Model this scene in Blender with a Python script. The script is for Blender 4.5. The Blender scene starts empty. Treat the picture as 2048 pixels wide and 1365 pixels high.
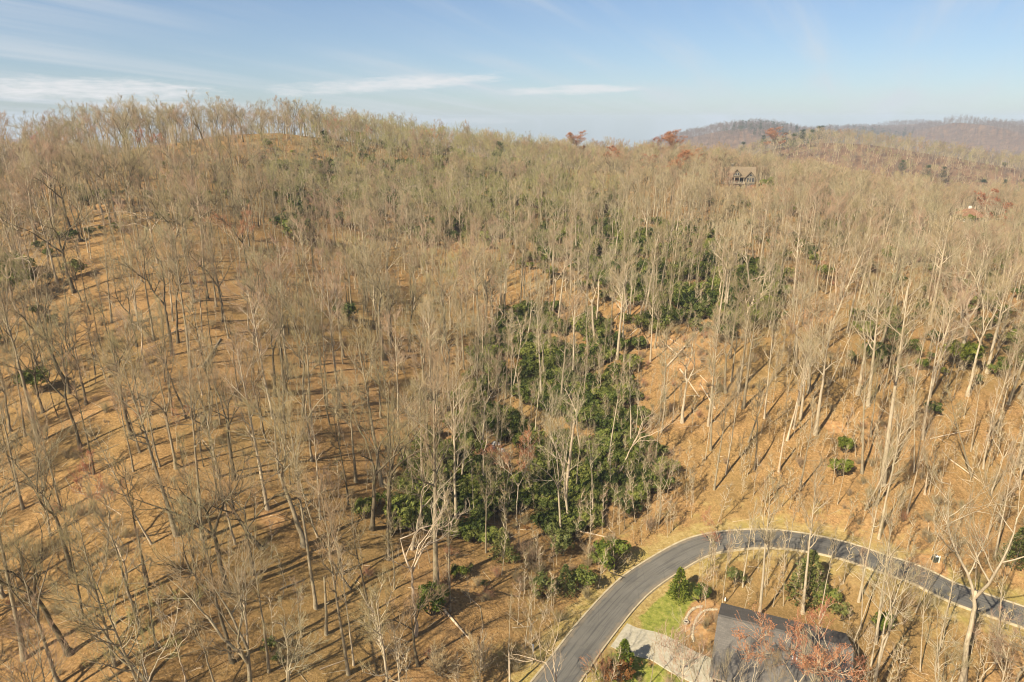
import bpy, math, random
import numpy as np
from mathutils import Vector, Matrix, Quaternion

random.seed(7)
RNG = np.random.default_rng(7)
SC = bpy.context.scene
COL = SC.collection
R = math.radians

# ------------------------------------------------------------------ camera
CAM_Z, PITCH, FPX = 70.0, R(18.0), 1365.0           # focal length in pixels of the 2048 wide photograph
cam_d = bpy.data.cameras.new('camera')
cam_d.sensor_width = 36.0
cam_d.lens = 36.0 * FPX / 2048.0
cam_d.clip_start = 0.5
cam_d.clip_end = 20000.0
cam = bpy.data.objects.new('camera', cam_d)
cam.location = (0, 0, CAM_Z)
cam.rotation_euler = (R(90) - PITCH, 0, 0)
COL.objects.link(cam)
SC.camera = cam

# ------------------------------------------------------------------ light
SUN_AZ, SUN_EL = R(223.0), R(39.0)                   # compass style azimuth of the sun (0 = +Y, clockwise)
world = bpy.data.worlds.new('World')
SC.world = world
world.use_nodes = True
sun_d = bpy.data.lights.new('sun', 'SUN')
sun_d.energy = 5.0
sun_d.angle = R(0.53)
sun_d.color = (1.0, 0.885, 0.71)
sun = bpy.data.objects.new('sun', sun_d)
to_sun = Vector((math.sin(SUN_AZ) * math.cos(SUN_EL), math.cos(SUN_AZ) * math.cos(SUN_EL), math.sin(SUN_EL)))
sun.rotation_euler = to_sun.to_track_quat('Z', 'Y').to_euler()
sun.location = (0, 0, 300)
COL.objects.link(sun)
SC.view_settings.view_transform = 'Standard'
SC.view_settings.look = 'None'
SC.view_settings.exposure = 1.02
SC.view_settings.gamma = 1.0
SC.view_settings.use_curve_mapping = False
SC.cycles.max_bounces = 5
SC.cycles.diffuse_bounces = 3
SC.cycles.glossy_bounces = 2
SC.cycles.transmission_bounces = 2
SC.cycles.transparent_max_bounces = 4
SC.cycles.volume_bounces = 0
SC.cycles.sample_clamp_indirect = 6.0
SC.cycles.use_denoising = True
SC.cycles.denoiser = 'OPENIMAGEDENOISE'
SC.cycles.denoising_input_passes = 'RGB_ALBEDO_NORMAL'
SC.cycles.denoising_prefilter = 'ACCURATE'
SC.cycles.filter_width = 1.05

CS, SN = math.cos(PITCH), math.sin(PITCH)

def pix_dir(px, py):
    u = (px - 1024.0) / FPX
    v = (682.5 - py) / FPX
    return np.array([u, CS + v * SN, -SN + v * CS])

def at_depth(px, py, Y):
    d = pix_dir(px, py)
    t = Y / d[1]
    return np.array([d[0] * t, Y, CAM_Z + d[2] * t])

def project(P):
    """world points (n,3) -> photograph pixels (n,2) and depth"""
    P = np.atleast_2d(P).astype(float)
    dz = P[:, 2] - CAM_Z
    dep = P[:, 1] * CS - dz * SN
    up = P[:, 1] * SN + dz * CS
    dep_s = np.where(dep > 1e-3, dep, 1e-3)
    return np.stack([1024 + FPX * P[:, 0] / dep_s, 682.5 - FPX * up / dep_s], 1), dep

# ------------------------------------------------------------------ node helpers
class NT:
    def __init__(s, tree):
        s.t = tree
        s.n = tree.nodes
        s.l = tree.links
    def node(s, typ, **kw):
        nd = s.n.new(typ)
        for k, v in kw.items():
            setattr(nd, k, v)
        return nd
    def put(s, sock, val):
        if isinstance(val, bpy.types.NodeSocket):
            s.l.new(val, sock)
        elif val is not None:
            sock.default_value = val
    def math(s, op, a, b=None, c=None, clamp=False):
        nd = s.node('ShaderNodeMath', operation=op, use_clamp=clamp)
        for i, v in enumerate((a, b, c)):
            s.put(nd.inputs[i], v)
        return nd.outputs[0]
    def mix(s, fac, a, b, typ='MIX'):
        nd = s.node('ShaderNodeMix', data_type='RGBA', blend_type=typ)
        s.put(nd.inputs[0], fac)
        s.put(nd.inputs[6], a if not isinstance(a, tuple) else (*a, 1.0)[:4])
        s.put(nd.inputs[7], b if not isinstance(b, tuple) else (*b, 1.0)[:4])
        return nd.outputs[2]
    def noise(s, vec, scale, detail=4.0, rough=0.6, dist=0.0):
        nd = s.node('ShaderNodeTexNoise')
        s.put(nd.inputs['Vector'], vec)
        nd.inputs['Scale'].default_value = scale
        nd.inputs['Detail'].default_value = detail
        nd.inputs['Roughness'].default_value = rough
        nd.inputs['Distortion'].default_value = dist
        return nd.outputs['Fac']
    def ramp(s, fac, stops):
        nd = s.node('ShaderNodeValToRGB')
        cr = nd.color_ramp
        while len(cr.elements) < len(stops):
            cr.elements.new(0.5)
        for e, (p, c) in zip(cr.elements, stops):
            e.position = p
            e.color = (*c, 1.0) if isinstance(c, tuple) else (c, c, c, 1.0)
        s.put(nd.inputs[0], fac)
        return nd.outputs[0]
    def step(s, v, a, b):
        nd = s.node('ShaderNodeMapRange', interpolation_type='SMOOTHSTEP')
        s.put(nd.inputs[0], v)
        s.put(nd.inputs[1], a)
        s.put(nd.inputs[2], b)
        return nd.outputs[0]
    def scaled(s, vec, sc, rot=(0, 0, 0)):
        nd = s.node('ShaderNodeMapping')
        s.put(nd.inputs[0], vec)
        nd.inputs['Scale'].default_value = sc
        nd.inputs['Rotation'].default_value = rot
        return nd.outputs[0]

def new_mat(name, rough=0.9, spec=0.2):
    m = bpy.data.materials.new(name)
    m.use_nodes = True
    T = NT(m.node_tree)
    b = m.node_tree.nodes['Principled BSDF']
    b.inputs['Roughness'].default_value = rough
    b.inputs['Specular IOR Level'].default_value = spec
    return m, T, b

# ------------------------------------------------------------------ sky with thin clouds
def build_sky():
    T = NT(world.node_tree)
    bg = world.node_tree.nodes['Background']
    sky = T.node('ShaderNodeTexSky', sky_type='NISHITA', sun_disc=False)
    sky.sun_elevation = SUN_EL
    sky.sun_rotation = SUN_AZ
    sky.altitude = 800.0
    sky.air_density = 1.0
    sky.dust_density = 0.8
    sky.ozone_density = 2.2
    tc = T.node('ShaderNodeTexCoord').outputs['Generated']
    sp = T.node('ShaderNodeSeparateXYZ')
    T.put(sp.inputs[0], tc)
    x, y, z = sp.outputs
    az = T.math('ARCTAN2', x, y)
    el = T.math('ARCSINE', z)
    # high cirrus on a flat layer far overhead
    zz = T.math('ADD', T.math('MAXIMUM', z, 0.0), 0.10)
    cx = T.node('ShaderNodeCombineXYZ')
    T.put(cx.inputs[0], T.math('DIVIDE', x, zz))
    T.put(cx.inputs[1], T.math('DIVIDE', y, zz))
    layer = cx.outputs[0]
    streak = T.noise(T.scaled(T.scaled(layer, (1, 1, 1), (0, 0, R(-63))), (0.13, 1.25, 1.0)), 1.3, 7.0, 0.55, 0.35)
    patch = T.noise(T.scaled(layer, (1, 1, 1), (0, 0, R(20))), 0.35, 2.0, 0.5)
    cirrus = T.math('MULTIPLY', T.step(streak, 0.40, 0.72), T.step(patch, 0.30, 0.58))
    cirrus = T.math('MULTIPLY', cirrus, 0.75)
    # low flat cloud banks near the horizon
    ce = T.node('ShaderNodeCombineXYZ')
    T.put(ce.inputs[0], T.math('MULTIPLY', az, 14.0))
    T.put(ce.inputs[1], T.math('MULTIPLY', el, 75.0))
    n1 = T.noise(ce.outputs[0], 1.0, 7.0, 0.62, 0.2)
    n2 = T.noise(ce.outputs[0], 3.3, 5.0, 0.6, 0.0)
    total = None
    def ang(px, py):
        d = pix_dir(px, py)
        return math.atan2(d[0], d[1]), math.asin(d[2] / np.linalg.norm(d))
    banks = [(150, 180, 330, 30, .95, .0), (780, 170, 250, 19, .8, .07), (1150, 181, 170, 12, .75, .03),
             (330, 212, 210, 12, .55, .0), (950, 243, 90, 8, .35, .0), (-420, 160, 300, 28, .8, .0), (2500, 185, 240, 15, .5, .0)]
    for (px, py, w, h, amt, tilt) in banks:
        a0, e0 = ang(px, py)
        a1, _ = ang(px + w, py)
        _, e1 = ang(px, py - h)
        wa, we = abs(a1 - a0), abs(e1 - e0)
        da = T.math('SUBTRACT', az, a0)
        de = T.math('SUBTRACT', T.math('SUBTRACT', el, e0), T.math('MULTIPLY', da, tilt))
        # the upper side is puffier than the flat base
        up = T.math('DIVIDE', T.math('MAXIMUM', de, 0.0), we * 1.0)
        dn = T.math('DIVIDE', T.math('MAXIMUM', T.math('MULTIPLY', de, -1.0), 0.0), we * 0.8)
        r2 = T.math('ADD', T.math('POWER', T.math('ABSOLUTE', T.math('DIVIDE', da, wa)), 2.4), T.math('ADD', T.math('MULTIPLY', up, up), T.math('MULTIPLY', dn, dn)))
        f = T.math('SUBTRACT', 1.0, r2)
        f = T.math('ADD', f, T.math('MULTIPLY', T.math('SUBTRACT', n1, 0.5), 2.8))
        f = T.math('ADD', f, T.math('MULTIPLY', T.math('SUBTRACT', n2, 0.5), 0.8))
        f = T.math('MULTIPLY', T.math('MULTIPLY', T.step(f, -0.15, 1.25), T.math('ADD', 0.55, T.math('MULTIPLY', n2, 0.8))), amt)
        total = f if total is None else T.math('MAXIMUM', total, f)
    # thin veil of high haze that whitens the sky, thicker low down
    veil = T.math('ADD', 0.05, T.math('MULTIPLY', T.math('SUBTRACT', 1.0, T.step(el, 0.0, 0.30)), 0.22))
    col = T.mix(1.0, sky.outputs[0], (0.92, 0.98, 1.10), 'MULTIPLY')
    col = T.mix(veil, col, (4.9, 6.1, 7.2))
    col = T.mix(cirrus, col, (6.6, 7.1, 7.6))
    col = T.mix(total, col, (8.2, 8.2, 8.3))
    T.put(bg.inputs[0], col)
    bg.inputs[1].default_value = 0.050

build_sky()

# ------------------------------------------------------------------ terrain heights
CTRL_PX = [
    (0,1365,62),(0,1200,74),(0,1000,92),(0,800,120),(0,600,160),(0,455,215),(0,364,280),
    (300,1365,61),(300,1180,75),(300,1000,90),(300,800,117),(300,600,159),(300,500,192),(300,400,240),(300,324,290),
    (600,1365,66),(600,1200,79),(600,1000,97),(600,800,126),(600,600,178),(600,450,260),(600,336,330),(560,268,375),
    (900,1365,70),(870,1175,84),(900,1000,110),(900,800,145),(900,600,212),(900,450,285),(900,370,345),(900,308,420),
    (1100,1365,71.5),(1200,1250,81.7),(1342,1122,95.5),(1480,1078,100),(1700,1105,96),(2000,1215,83),
    (1050,1000,113),(1150,800,144),(1250,650,181),(1250,500,235),(1250,400,320),(1240,346,430),
    (1500,1000,108),(1500,900,121),(1500,800,135),(1350,700,162),(1500,700,151),(1500,600,180),(1500,500,228),(1490,392,330),(1500,362,425),
    (1800,1000,106),(1800,900,119),(1800,800,132),(1800,700,150),(1800,600,185),(1800,500,251),(1800,442,330),(1800,425,400),
    (2048,1000,106),(2048,800,130),(2048,600,185),(2048,492,280),(2048,450,350),
]
CTRL_W = [(-300,420,22),(-180,500,30),(-37,540,22),(150,560,15),(300,580,-6),(-360,150,16),(-360,280,38),(460,150,6),(460,300,4),(430,430,0),
          (0,-60,-16),(-220,0,-2),(220,0,-14),(0,30,-6),(-120,40,3),(120,40,-5),(420,60,-6),(-300,60,6)]
cp = np.array([at_depth(*c) for c in CTRL_PX] + [np.array(c, float) for c in CTRL_W])

def tps_kernel(d2):
    return 0.5 * d2 * np.log(d2 + 1e-9)

def tps_fit(xy, z, lam):
    s = 100.0
    q = xy / s
    n = len(q)
    d2 = ((q[:, None] - q[None]) ** 2).sum(-1)
    K = tps_kernel(d2) + lam * np.eye(n)
    Pm = np.hstack([np.ones((n, 1)), q])
    A = np.block([[K, Pm], [Pm.T, np.zeros((3, 3))]])
    sol = np.linalg.solve(A, np.concatenate([z, np.zeros(3)]))
    return q, sol[:n], sol[n:], s
TQ, TW, TA, TS = tps_fit(cp[:, :2], cp[:, 2], 0.015)

def near_height(x, y):
    out = np.empty(x.shape)
    xf, yf, of = x.ravel() / TS, y.ravel() / TS, np.empty(x.size)
    for a in range(0, len(xf), 20000):
        b = a + 20000
        d2 = (xf[a:b, None] - TQ[None, :, 0]) ** 2 + (yf[a:b, None] - TQ[None, :, 1]) ** 2
        of[a:b] = tps_kernel(d2) @ TW + TA[0] + TA[1] * xf[a:b] + TA[2] * yf[a:b]
    out[...] = of.reshape(x.shape)
    return out

BUMPS = [  # x, y, height, spread x, spread y   (far hills)
    (351, 815, 78, 115, 130), (440, 790, 62, 105, 120), (510, 765, 49, 105, 120), (600, 745, 43, 130, 130),
    (735, 2200, 76, 190, 320), (1461, 3000, 58, 300, 300), (2135, 3800, 88, 170, 300), (1606, 2500, 92, 115, 330), (1480, 2250, 30, 150, 250),
    (2168, 3000, 90, 150, 350), (2900, 2600, 90, 400, 500), (2000, 2300, 45, 220, 250), (1120, 2700, 34, 250, 300),
    (-600, 3600, 22, 1500, 500), (-2600, 2600, 40, 900, 600), (900, 1250, 12, 300, 200), (1250, 1500, 22, 260, 200),
]
def far_height(x, y):
    acc = np.zeros(x.shape)
    for (bx, by, h, sx, sy) in BUMPS:
        acc += (h * np.exp(-0.5 * (((x - bx) / sx) ** 2 + ((y - by) / sy) ** 2))) ** 4
    acc = acc ** 0.25
    z = -34.0 + acc - 0.03 * np.clip(y - 1200, 0, None) * (1 - sstep(acc, 4, 34))
    # spurs and hollows on the far hills
    w = np.clip((y - 600) / 600, 0, 1)
    z += w * (6 * np.sin(x / 91.0 + np.sin(y / 130.0)) * np.cos(y / 117.0 + 0.6 * np.sin(x / 75.0)) + 3.0 * np.sin(x / 37.0 + y / 53.0))
    return z

def sstep(v, a, b):
    t = np.clip((v - a) / (b - a), 0, 1)
    return t * t * (3 - 2 * t)

def base_height(x, y):
    ex = np.maximum(np.maximum(-330 - x, x - 440), 0)
    ey = np.maximum(np.maximum(-50 - y, y - 540), 0)
    d = np.sqrt(ex ** 2 + ey ** 2)
    w = sstep(d, 0, 190)
    xc, yc = np.clip(x, -420, 520), np.clip(y, -130, 640)
    return near_height(xc, yc) * (1 - w) + far_height(x, y) * w

def micro(x, y):
    return (0.35 * np.sin(x / 7.3 + 1.3 * np.sin(y / 9.1)) * np.cos(y / 6.1 + np.sin(x / 11.0)) + 0.22 * np.sin(x / 2.9 + y / 4.3) * np.sin(y / 2.3 - x / 5.1)
            + 0.5 * np.sin(x / 19.0 + 0.7) * np.sin(y / 23.0))

# a fine grid around the valley, growing coarser outwards; one sheet out to the horizon
def axis(lo, hi, step, far_lo, far_hi):
    a = list(np.arange(lo, hi + 0.1, step))
    s, v = step, a[-1]
    while v < far_hi:
        s *= 1.09
        v += s
        a.append(v)
    s, v = step, a[0]
    pre = []
    while v > far_lo:
        s *= 1.09
        v -= s
        pre.append(v)
    return np.array(pre[::-1] + a)
GX = axis(-230, 330, 2.0, -4200, 4600)
GY = axis(36, 440, 2.0, -900, 4700)
gx, gy = np.meshgrid(GX, GY)
GZ = base_height(gx, gy)
near_w = 1 - sstep(np.hypot(gx, gy - 200), 350, 700)
GZ += micro(gx, gy) * near_w

def ground_z(x, y):
    x, y = np.asarray(x, float), np.asarray(y, float)
    i = np.clip(np.searchsorted(GX, x) - 1, 0, len(GX) - 2)
    j = np.clip(np.searchsorted(GY, y) - 1, 0, len(GY) - 2)
    tx = (x - GX[i]) / (GX[i + 1] - GX[i])
    ty = (y - GY[j]) / (GY[j + 1] - GY[j])
    return (GZ[j, i] * (1 - tx) * (1 - ty) + GZ[j, i + 1] * tx * (1 - ty) + GZ[j + 1, i] * (1 - tx) * ty + GZ[j + 1, i + 1] * tx * ty)

def on_ground(px, py, far=1400.0):
    d = pix_dir(px, py)
    Y = np.concatenate([np.arange(30, 520, 0.25), np.arange(520, far, 1.5)])
    t = Y / d[1]
    X, Z = d[0] * t, CAM_Z + d[2] * t
    g = ground_z(X, Y)
    k = np.argmax(Z < g)
    if Z[k] >= g[k]:
        k = int(np.argmin(Z - g))
    return np.array([X[k], Y[k], g[k]])

# ---- road, drive, lawn and house pads worked into the ground
def smooth_path(pts, step):
    pts = np.array(pts, float)
    P = np.vstack([2 * pts[0] - pts[1], pts, 2 * pts[-1] - pts[-2]])
    out = []
    for i in range(1, len(P) - 2):
        n = max(2, int(np.linalg.norm(P[i + 1] - P[i]) / step))
        for k in range(n):
            t = k / n
            out.append(0.5 * ((2 * P[i]) + (P[i + 1] - P[i - 1]) * t + (2 * P[i - 1] - 5 * P[i] + 4 * P[i + 1] - P[i + 2]) * t * t + (3 * P[i] - P[i - 1] - 3 * P[i + 1] + P[i + 2]) * t ** 3))
    out.append(P[-2])
    return np.array(out)

ROAD_PX = [(1112,1365),(1200,1250),(1268,1176),(1342,1124),(1402,1094),(1470,1079),(1550,1077),(1625,1087),(1700,1106),(1765,1128),(1830,1152),(1905,1184),(1980,1211),(2060,1240)]
road_c = np.array([on_ground(*p) for p in ROAD_PX])
d0 = road_c[0] - road_c[1]; d1 = road_c[-1] - road_c[-2]
pre = [road_c[0] + d0 * k * 1.1 + np.array([-0.8 * k * k, 0, 0]) for k in (5, 4, 3, 2, 1)]
post = [road_c[-1] + d1 * k for k in (1, 2, 3, 4, 5, 6)]
road_c = smooth_path(np.vstack([pre, road_c, post])[:, :2], 1.0)
rz = ground_z(road_c[:, 0], road_c[:, 1])
for _ in range(60):
    rz[1:-1] = 0.25 * rz[:-2] + 0.5 * rz[1:-1] + 0.25 * rz[2:]
ROAD = np.column_stack([road_c, rz])
ROAD_HW = 2.55

def path_distance(x, y, path):
    """distance to a polyline and the index of its nearest vertex"""
    shp = x.shape
    x, y = x.ravel(), y.ravel()
    dist, idx = np.empty(len(x)), np.empty(len(x), int)
    for a in range(0, len(x), 20000):
        b = a + 20000
        d2 = (x[a:b, None] - path[None, :, 0]) ** 2 + (y[a:b, None] - path[None, :, 1]) ** 2
        idx[a:b] = d2.argmin(1)
        dist[a:b] = np.sqrt(d2.min(1))
    return dist.reshape(shp), idx.reshape(shp)

sel = (gx > -80) & (gx < 200) & (gy > 10) & (gy < 130)
dr, ir = path_distance(gx[sel], gy[sel], ROAD)
w = 1 - sstep(dr, 4.6, 9.5)
GZ[sel] = GZ[sel] * (1 - w) + (ROAD[ir, 2] - 0.16) * w
ROADDIST = np.full(gx.shape, 99.0)
ROADDIST[sel] = dr

# the lower house: long ridge seen over its near roof slope
EAVE_A, EAVE_B = at_depth(1443, 1206, 82.4), at_depth(1692, 1268, 76.2)
def pad(cx, cy, rad, z, soft):
    d = np.hypot(gx - cx, gy - cy)
    w = 1 - sstep(d, rad, rad + soft)
    GZ[...] = GZ * (1 - w) + z * w
ev = (EAVE_B - EAVE_A)[:2] / np.linalg.norm((EAVE_B - EAVE_A)[:2])
HOUSE_DEPTH = 7.4                                     # ridge to outer eave
back = np.array([ev[1], -ev[0], 0]) * HOUSE_DEPTH
RIDGE_A, RIDGE_B = EAVE_A + back, EAVE_B + back
hc = (RIDGE_A + RIDGE_B) / 2 + np.array([0, 3.0, 0])
HOUSE_Z = 0.3
pad(hc[0], hc[1] - 3, 11, HOUSE_Z - 0.1, 5.0)
UP_HOUSE = on_ground(1485, 379)
pad(UP_HOUSE[0], UP_HOUSE[1] + 4, 9, UP_HOUSE[2], 9.0)
EAST_HOUSE = on_ground(1945, 452)
pad(EAST_HOUSE[0], EAST_HOUSE[1] + 5, 11, EAST_HOUSE[2] + 0.6, 8.0)

DRIVE_PX = [(1215,1262),(1262,1281),(1315,1302),(1370,1326),(1420,1348),(1455,1362)]
drive_c = np.array([on_ground(*p) for p in DRIVE_PX])
drive_c = smooth_path(drive_c[:, :2], 0.8)
dz = ground_z(drive_c[:, 0], drive_c[:, 1])
dd0, ii0 = path_distance(drive_c[:1, 0], drive_c[:1, 1], ROAD)
dz[0:4] = ROAD[ii0[0], 2] + 0.02
for _ in range(30):
    dz[1:-1] = 0.25 * dz[:-2] + 0.5 * dz[1:-1] + 0.25 * dz[2:]
DRIVE = np.column_stack([drive_c, dz])
DRIVE_HW = 2.75
dd, idd = path_distance(gx[sel], gy[sel], DRIVE)
w = (1 - sstep(dd, 4.8, 8.0)) * sstep(ROADDIST[sel], 4.0, 6.0)
GZ[sel] = GZ[sel] * (1 - w) + (DRIVE[idd, 2] - 0.10) * w

# ------------------------------------------------------------------ mesh helpers
def mesh_np(name, V, tris=None, quads=None, mats=(), tri_mat=None, quad_mat=None, smooth=True):
    me = bpy.data.meshes.new(name)
    V = np.asarray(V, np.float32)
    nt = 0 if tris is None else len(tris)
    nq = 0 if quads is None else len(quads)
    idx = []
    if nt: idx.append(np.asarray(tris, np.int32).ravel())
    if nq: idx.append(np.asarray(quads, np.int32).ravel())
    idx = np.concatenate(idx)
    starts = np.concatenate([np.arange(nt) * 3, nt * 3 + np.arange(nq) * 4]).astype(np.int32)
    me.vertices.add(len(V)); me.vertices.foreach_set('co', V.ravel())
    me.loops.add(len(idx)); me.loops.foreach_set('vertex_index', idx)
    me.polygons.add(nt + nq); me.polygons.foreach_set('loop_start', starts)
    mi = np.zeros(nt + nq, np.int32)
    if tri_mat is not None and nt: mi[:nt] = tri_mat
    if quad_mat is not None and nq: mi[nt:] = quad_mat
    for m in mats: me.materials.append(m)
    me.polygons.foreach_set('material_index', mi)
    me.polygons.foreach_set('use_smooth', np.full(nt + nq, smooth))
    me.update(calc_edges=True)
    return me

class Geo:
    """collects vertices, triangles and quads, then makes one mesh"""
    def __init__(s):
        s.v, s.t, s.q, s.tm, s.qm, s.n = [], [], [], [], [], 0
    def add(s, V, tris=None, quads=None, m=0):
        V = np.asarray(V, float).reshape(-1, 3)
        if tris is not None and len(tris):
            s.t.append(np.asarray(tris) + s.n); s.tm.append(np.full(len(tris), m))
        if quads is not None and len(quads):
            s.q.append(np.asarray(quads) + s.n); s.qm.append(np.full(len(quads), m))
        s.v.append(V); s.n += len(V)
    def box(s, lo, hi, m=0):
        (a, b, c), (d, e, f) = lo, hi
        V = [(a,b,c),(d,b,c),(d,e,c),(a,e,c),(a,b,f),(d,b,f),(d,e,f),(a,e,f)]
        s.add(V, quads=[(3,2,1,0),(4,5,6,7),(0,1,5,4),(1,2,6,5),(2,3,7,6),(3,0,4,7)], m=m)
    def beam(s, p, q, w, h, m=0):
        """a rectangular bar from p to q"""
        p, q = np.array(p, float), np.array(q, float)
        d = (q - p) / np.linalg.norm(q - p)
        ref = np.array([0, 0, 1.0]) if abs(d[2]) < 0.95 else np.array([1.0, 0, 0])
        a = np.cross(d, ref); a /= np.linalg.norm(a)
        b = np.cross(a, d)
        V = [o + a * i * w / 2 + b * j * h / 2 for o in (p, q) for (i, j) in ((-1,-1),(1,-1),(1,1),(-1,1))]
        s.add(V, quads=[(3,2,1,0),(4,5,6,7),(0,1,5,4),(1,2,6,5),(2,3,7,6),(3,0,4,7)], m=m)
    def tubes(s, P, Rr, sides, m=0, cap=True):
        """P (n,k,3) poly-lines, Rr (n,k) radii"""
        n, k, _ = P.shape
        Tn = np.gradient(P, axis=1)
        Tn /= np.linalg.norm(Tn, axis=2, keepdims=True) + 1e-9
        ref = np.where(np.abs(Tn[:, :1, 2:3]) < 0.9, np.array([0, 0, 1.0]), np.array([1.0, 0, 0]))
        ref = np.broadcast_to(ref, P.shape)
        A = np.cross(Tn, ref); A /= np.linalg.norm(A, axis=2, keepdims=True) + 1e-9
        B = np.cross(Tn, A)
        an = np.arange(sides) * 2 * math.pi / sides
        ring = P[:, :, None] + Rr[:, :, None, None] * (A[:, :, None] * np.cos(an)[None, None, :, None] + B[:, :, None] * np.sin(an)[None, None, :, None])
        base = (np.arange(n) * k * sides)[:, None, None]
        i = np.arange(k - 1)[None, :, None] * sides
        j = np.arange(sides)[None, None, :]
        j2 = (j + 1) % sides
        Q = np.stack([base + i + j, base + i + sides + j, base + i + sides + j2, base + i + j2], -1).reshape(-1, 4)
        tris = None
        if cap:
            j = np.arange(1, sides - 1)
            top = np.arange(n)[:, None] * k * sides + (k - 1) * sides
            tris = np.stack([np.broadcast_to(top, (n, sides - 2)), top + j[None] + 1, top + j[None]], -1).reshape(-1, 3)
        s.add(ring.reshape(-1, 3), tris=tris, quads=Q, m=m)
    def spikes(s, O, D, L, r, m=0):
        """thin three sided spikes: origin, direction, length, base radius"""
        n = len(O)
        ref = np.where(np.abs(D[:, 2:3]) < 0.9, np.array([0, 0, 1.0]), np.array([1.0, 0, 0]))
        A = np.cross(D, ref); A /= np.linalg.norm(A, axis=1, keepdims=True) + 1e-9
        B = np.cross(D, A)
        V = np.empty((n, 4, 3))
        for q in range(3):
            a = q * 2 * math.pi / 3
            V[:, q] = O + (A * math.cos(a) + B * math.sin(a)) * r[:, None]
        V[:, 3] = O + D * L[:, None]
        b = np.arange(n)[:, None] * 4
        tr = np.concatenate([b + np.array([[0, 1, 3]]), b + np.array([[1, 2, 3]]), b + np.array([[2, 0, 3]])])
        s.add(V.reshape(-1, 3), tris=tr, m=m)
    def mesh(s, name, mats, smooth=True):
        return mesh_np(name, np.concatenate(s.v), np.concatenate(s.t) if s.t else None, np.concatenate(s.q) if s.q else None, mats,
                       np.concatenate(s.tm) if s.t else None, np.concatenate(s.qm) if s.q else None, smooth)

def link(name, me, parent=None, kind=None, label=None, cat=None, group=None):
    o = bpy.data.objects.new(name, me)
    COL.objects.link(o)
    if parent is not None: o.parent = parent
    if kind: o['kind'] = kind
    if label: o['label'] = label
    if cat: o['category'] = cat
    if group: o['group'] = group
    return o

# ------------------------------------------------------------------ materials
def ground_material():
    m, T, b = new_mat('leaf_litter', 0.95, 0.1)
    pos = T.node('ShaderNodeNewGeometry').outputs['Position']
    def att(n):
        nd = T.node('ShaderNodeAttribute', attribute_name=n)
        return nd.outputs['Fac']
    fine = T.noise(pos, 2.6, 5.0, 0.75)
    flecks = T.noise(pos, 5.5, 2.0, 0.6)
    mid = T.noise(pos, 0.28, 5.0, 0.6)
    big = T.noise(pos, 0.035, 4.0, 0.55, 0.6)
    litter = T.ramp(fine, [(0.25, (0.072, 0.044, 0.016)), (0.45, (0.215, 0.126, 0.046)), (0.58, (0.325, 0.194, 0.074)), (0.78, (0.46, 0.320, 0.148))])
    litter = T.mix(T.step(flecks, 0.62, 0.74), litter, (0.52, 0.36, 0.19))
    litter = T.mix(T.math('MULTIPLY', T.step(mid, 0.52, 0.72), 0.55), litter, (0.185, 0.118, 0.050))
    litter = T.mix(T.math('MULTIPLY', T.step(mid, 0.48, 0.30), 0.35), litter, (0.39, 0.240, 0.105))
    # the west slope is mossier and yellower, the spur redder
    litter = T.mix(T.math('MULTIPLY', T.step(big, 0.46, 0.62), 0.45), litter, (0.215, 0.150, 0.055))
    litter = T.mix(T.math('MULTIPLY', T.step(big, 0.48, 0.34), 0.30), litter, (0.37, 0.215, 0.098))
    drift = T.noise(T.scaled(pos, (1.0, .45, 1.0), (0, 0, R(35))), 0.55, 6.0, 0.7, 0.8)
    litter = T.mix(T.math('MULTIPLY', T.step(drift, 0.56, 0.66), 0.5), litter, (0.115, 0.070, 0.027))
    litter = T.mix(T.math('MULTIPLY', T.step(drift, 0.43, 0.34), 0.4), litter, (0.42, 0.275, 0.120))
    dry = T.ramp(T.noise(pos, 1.6, 5.0, 0.7), [(0.3, (0.225, 0.155, 0.055)), (0.5, (0.325, 0.235, 0.085)), (0.7, (0.43, 0.33, 0.15))])
    dry = T.mix(T.math('MULTIPLY', T.step(mid, 0.50, 0.66), 0.5), dry, (0.26, 0.22, 0.050))
    turf = T.ramp(T.noise(pos, 1.3, 5.0, 0.7), [(0.3, (0.105, 0.130, 0.022)), (0.5, (0.215, 0.225, 0.042)), (0.72, (0.34, 0.30, 0.085))])
    soil = T.ramp(T.noise(pos, 1.0, 5.0, 0.65), [(0.3, (0.24, 0.125, 0.050)), (0.6, (0.41, 0.245, 0.105)), (0.8, (0.55, 0.37, 0.19))])
    edge = T.math('MULTIPLY', T.math('SUBTRACT', T.noise(pos, 0.5, 4.0, 0.6), 0.5), 0.9)
    def mask(n, lo=0.35, hi=0.65):
        a = att(n)
        return T.step(T.math('ADD', a, T.math('MULTIPLY', edge, T.step(a, 0.0, 0.25))), lo, hi)
    col = T.mix(mask('verge'), litter, dry)
    col = T.mix(mask('lawn'), col, turf)
    col = T.mix(mask('soil'), col, soil)
    # far woodland floor seen through bare crowns
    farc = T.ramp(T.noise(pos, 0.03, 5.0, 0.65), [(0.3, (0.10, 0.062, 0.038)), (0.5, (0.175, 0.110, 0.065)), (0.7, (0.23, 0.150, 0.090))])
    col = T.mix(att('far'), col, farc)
    T.put(b.inputs['Base Color'], col)
    bump = T.node('ShaderNodeBump')
    bump.inputs['Strength'].default_value = 0.9
    bump.inputs['Distance'].default_value = 0.25
    T.put(bump.inputs['Height'], T.math('ADD', fine, T.math('MULTIPLY', mid, 1.5)))
    T.put(b.inputs['Normal'], bump.outputs[0])
    return m

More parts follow.
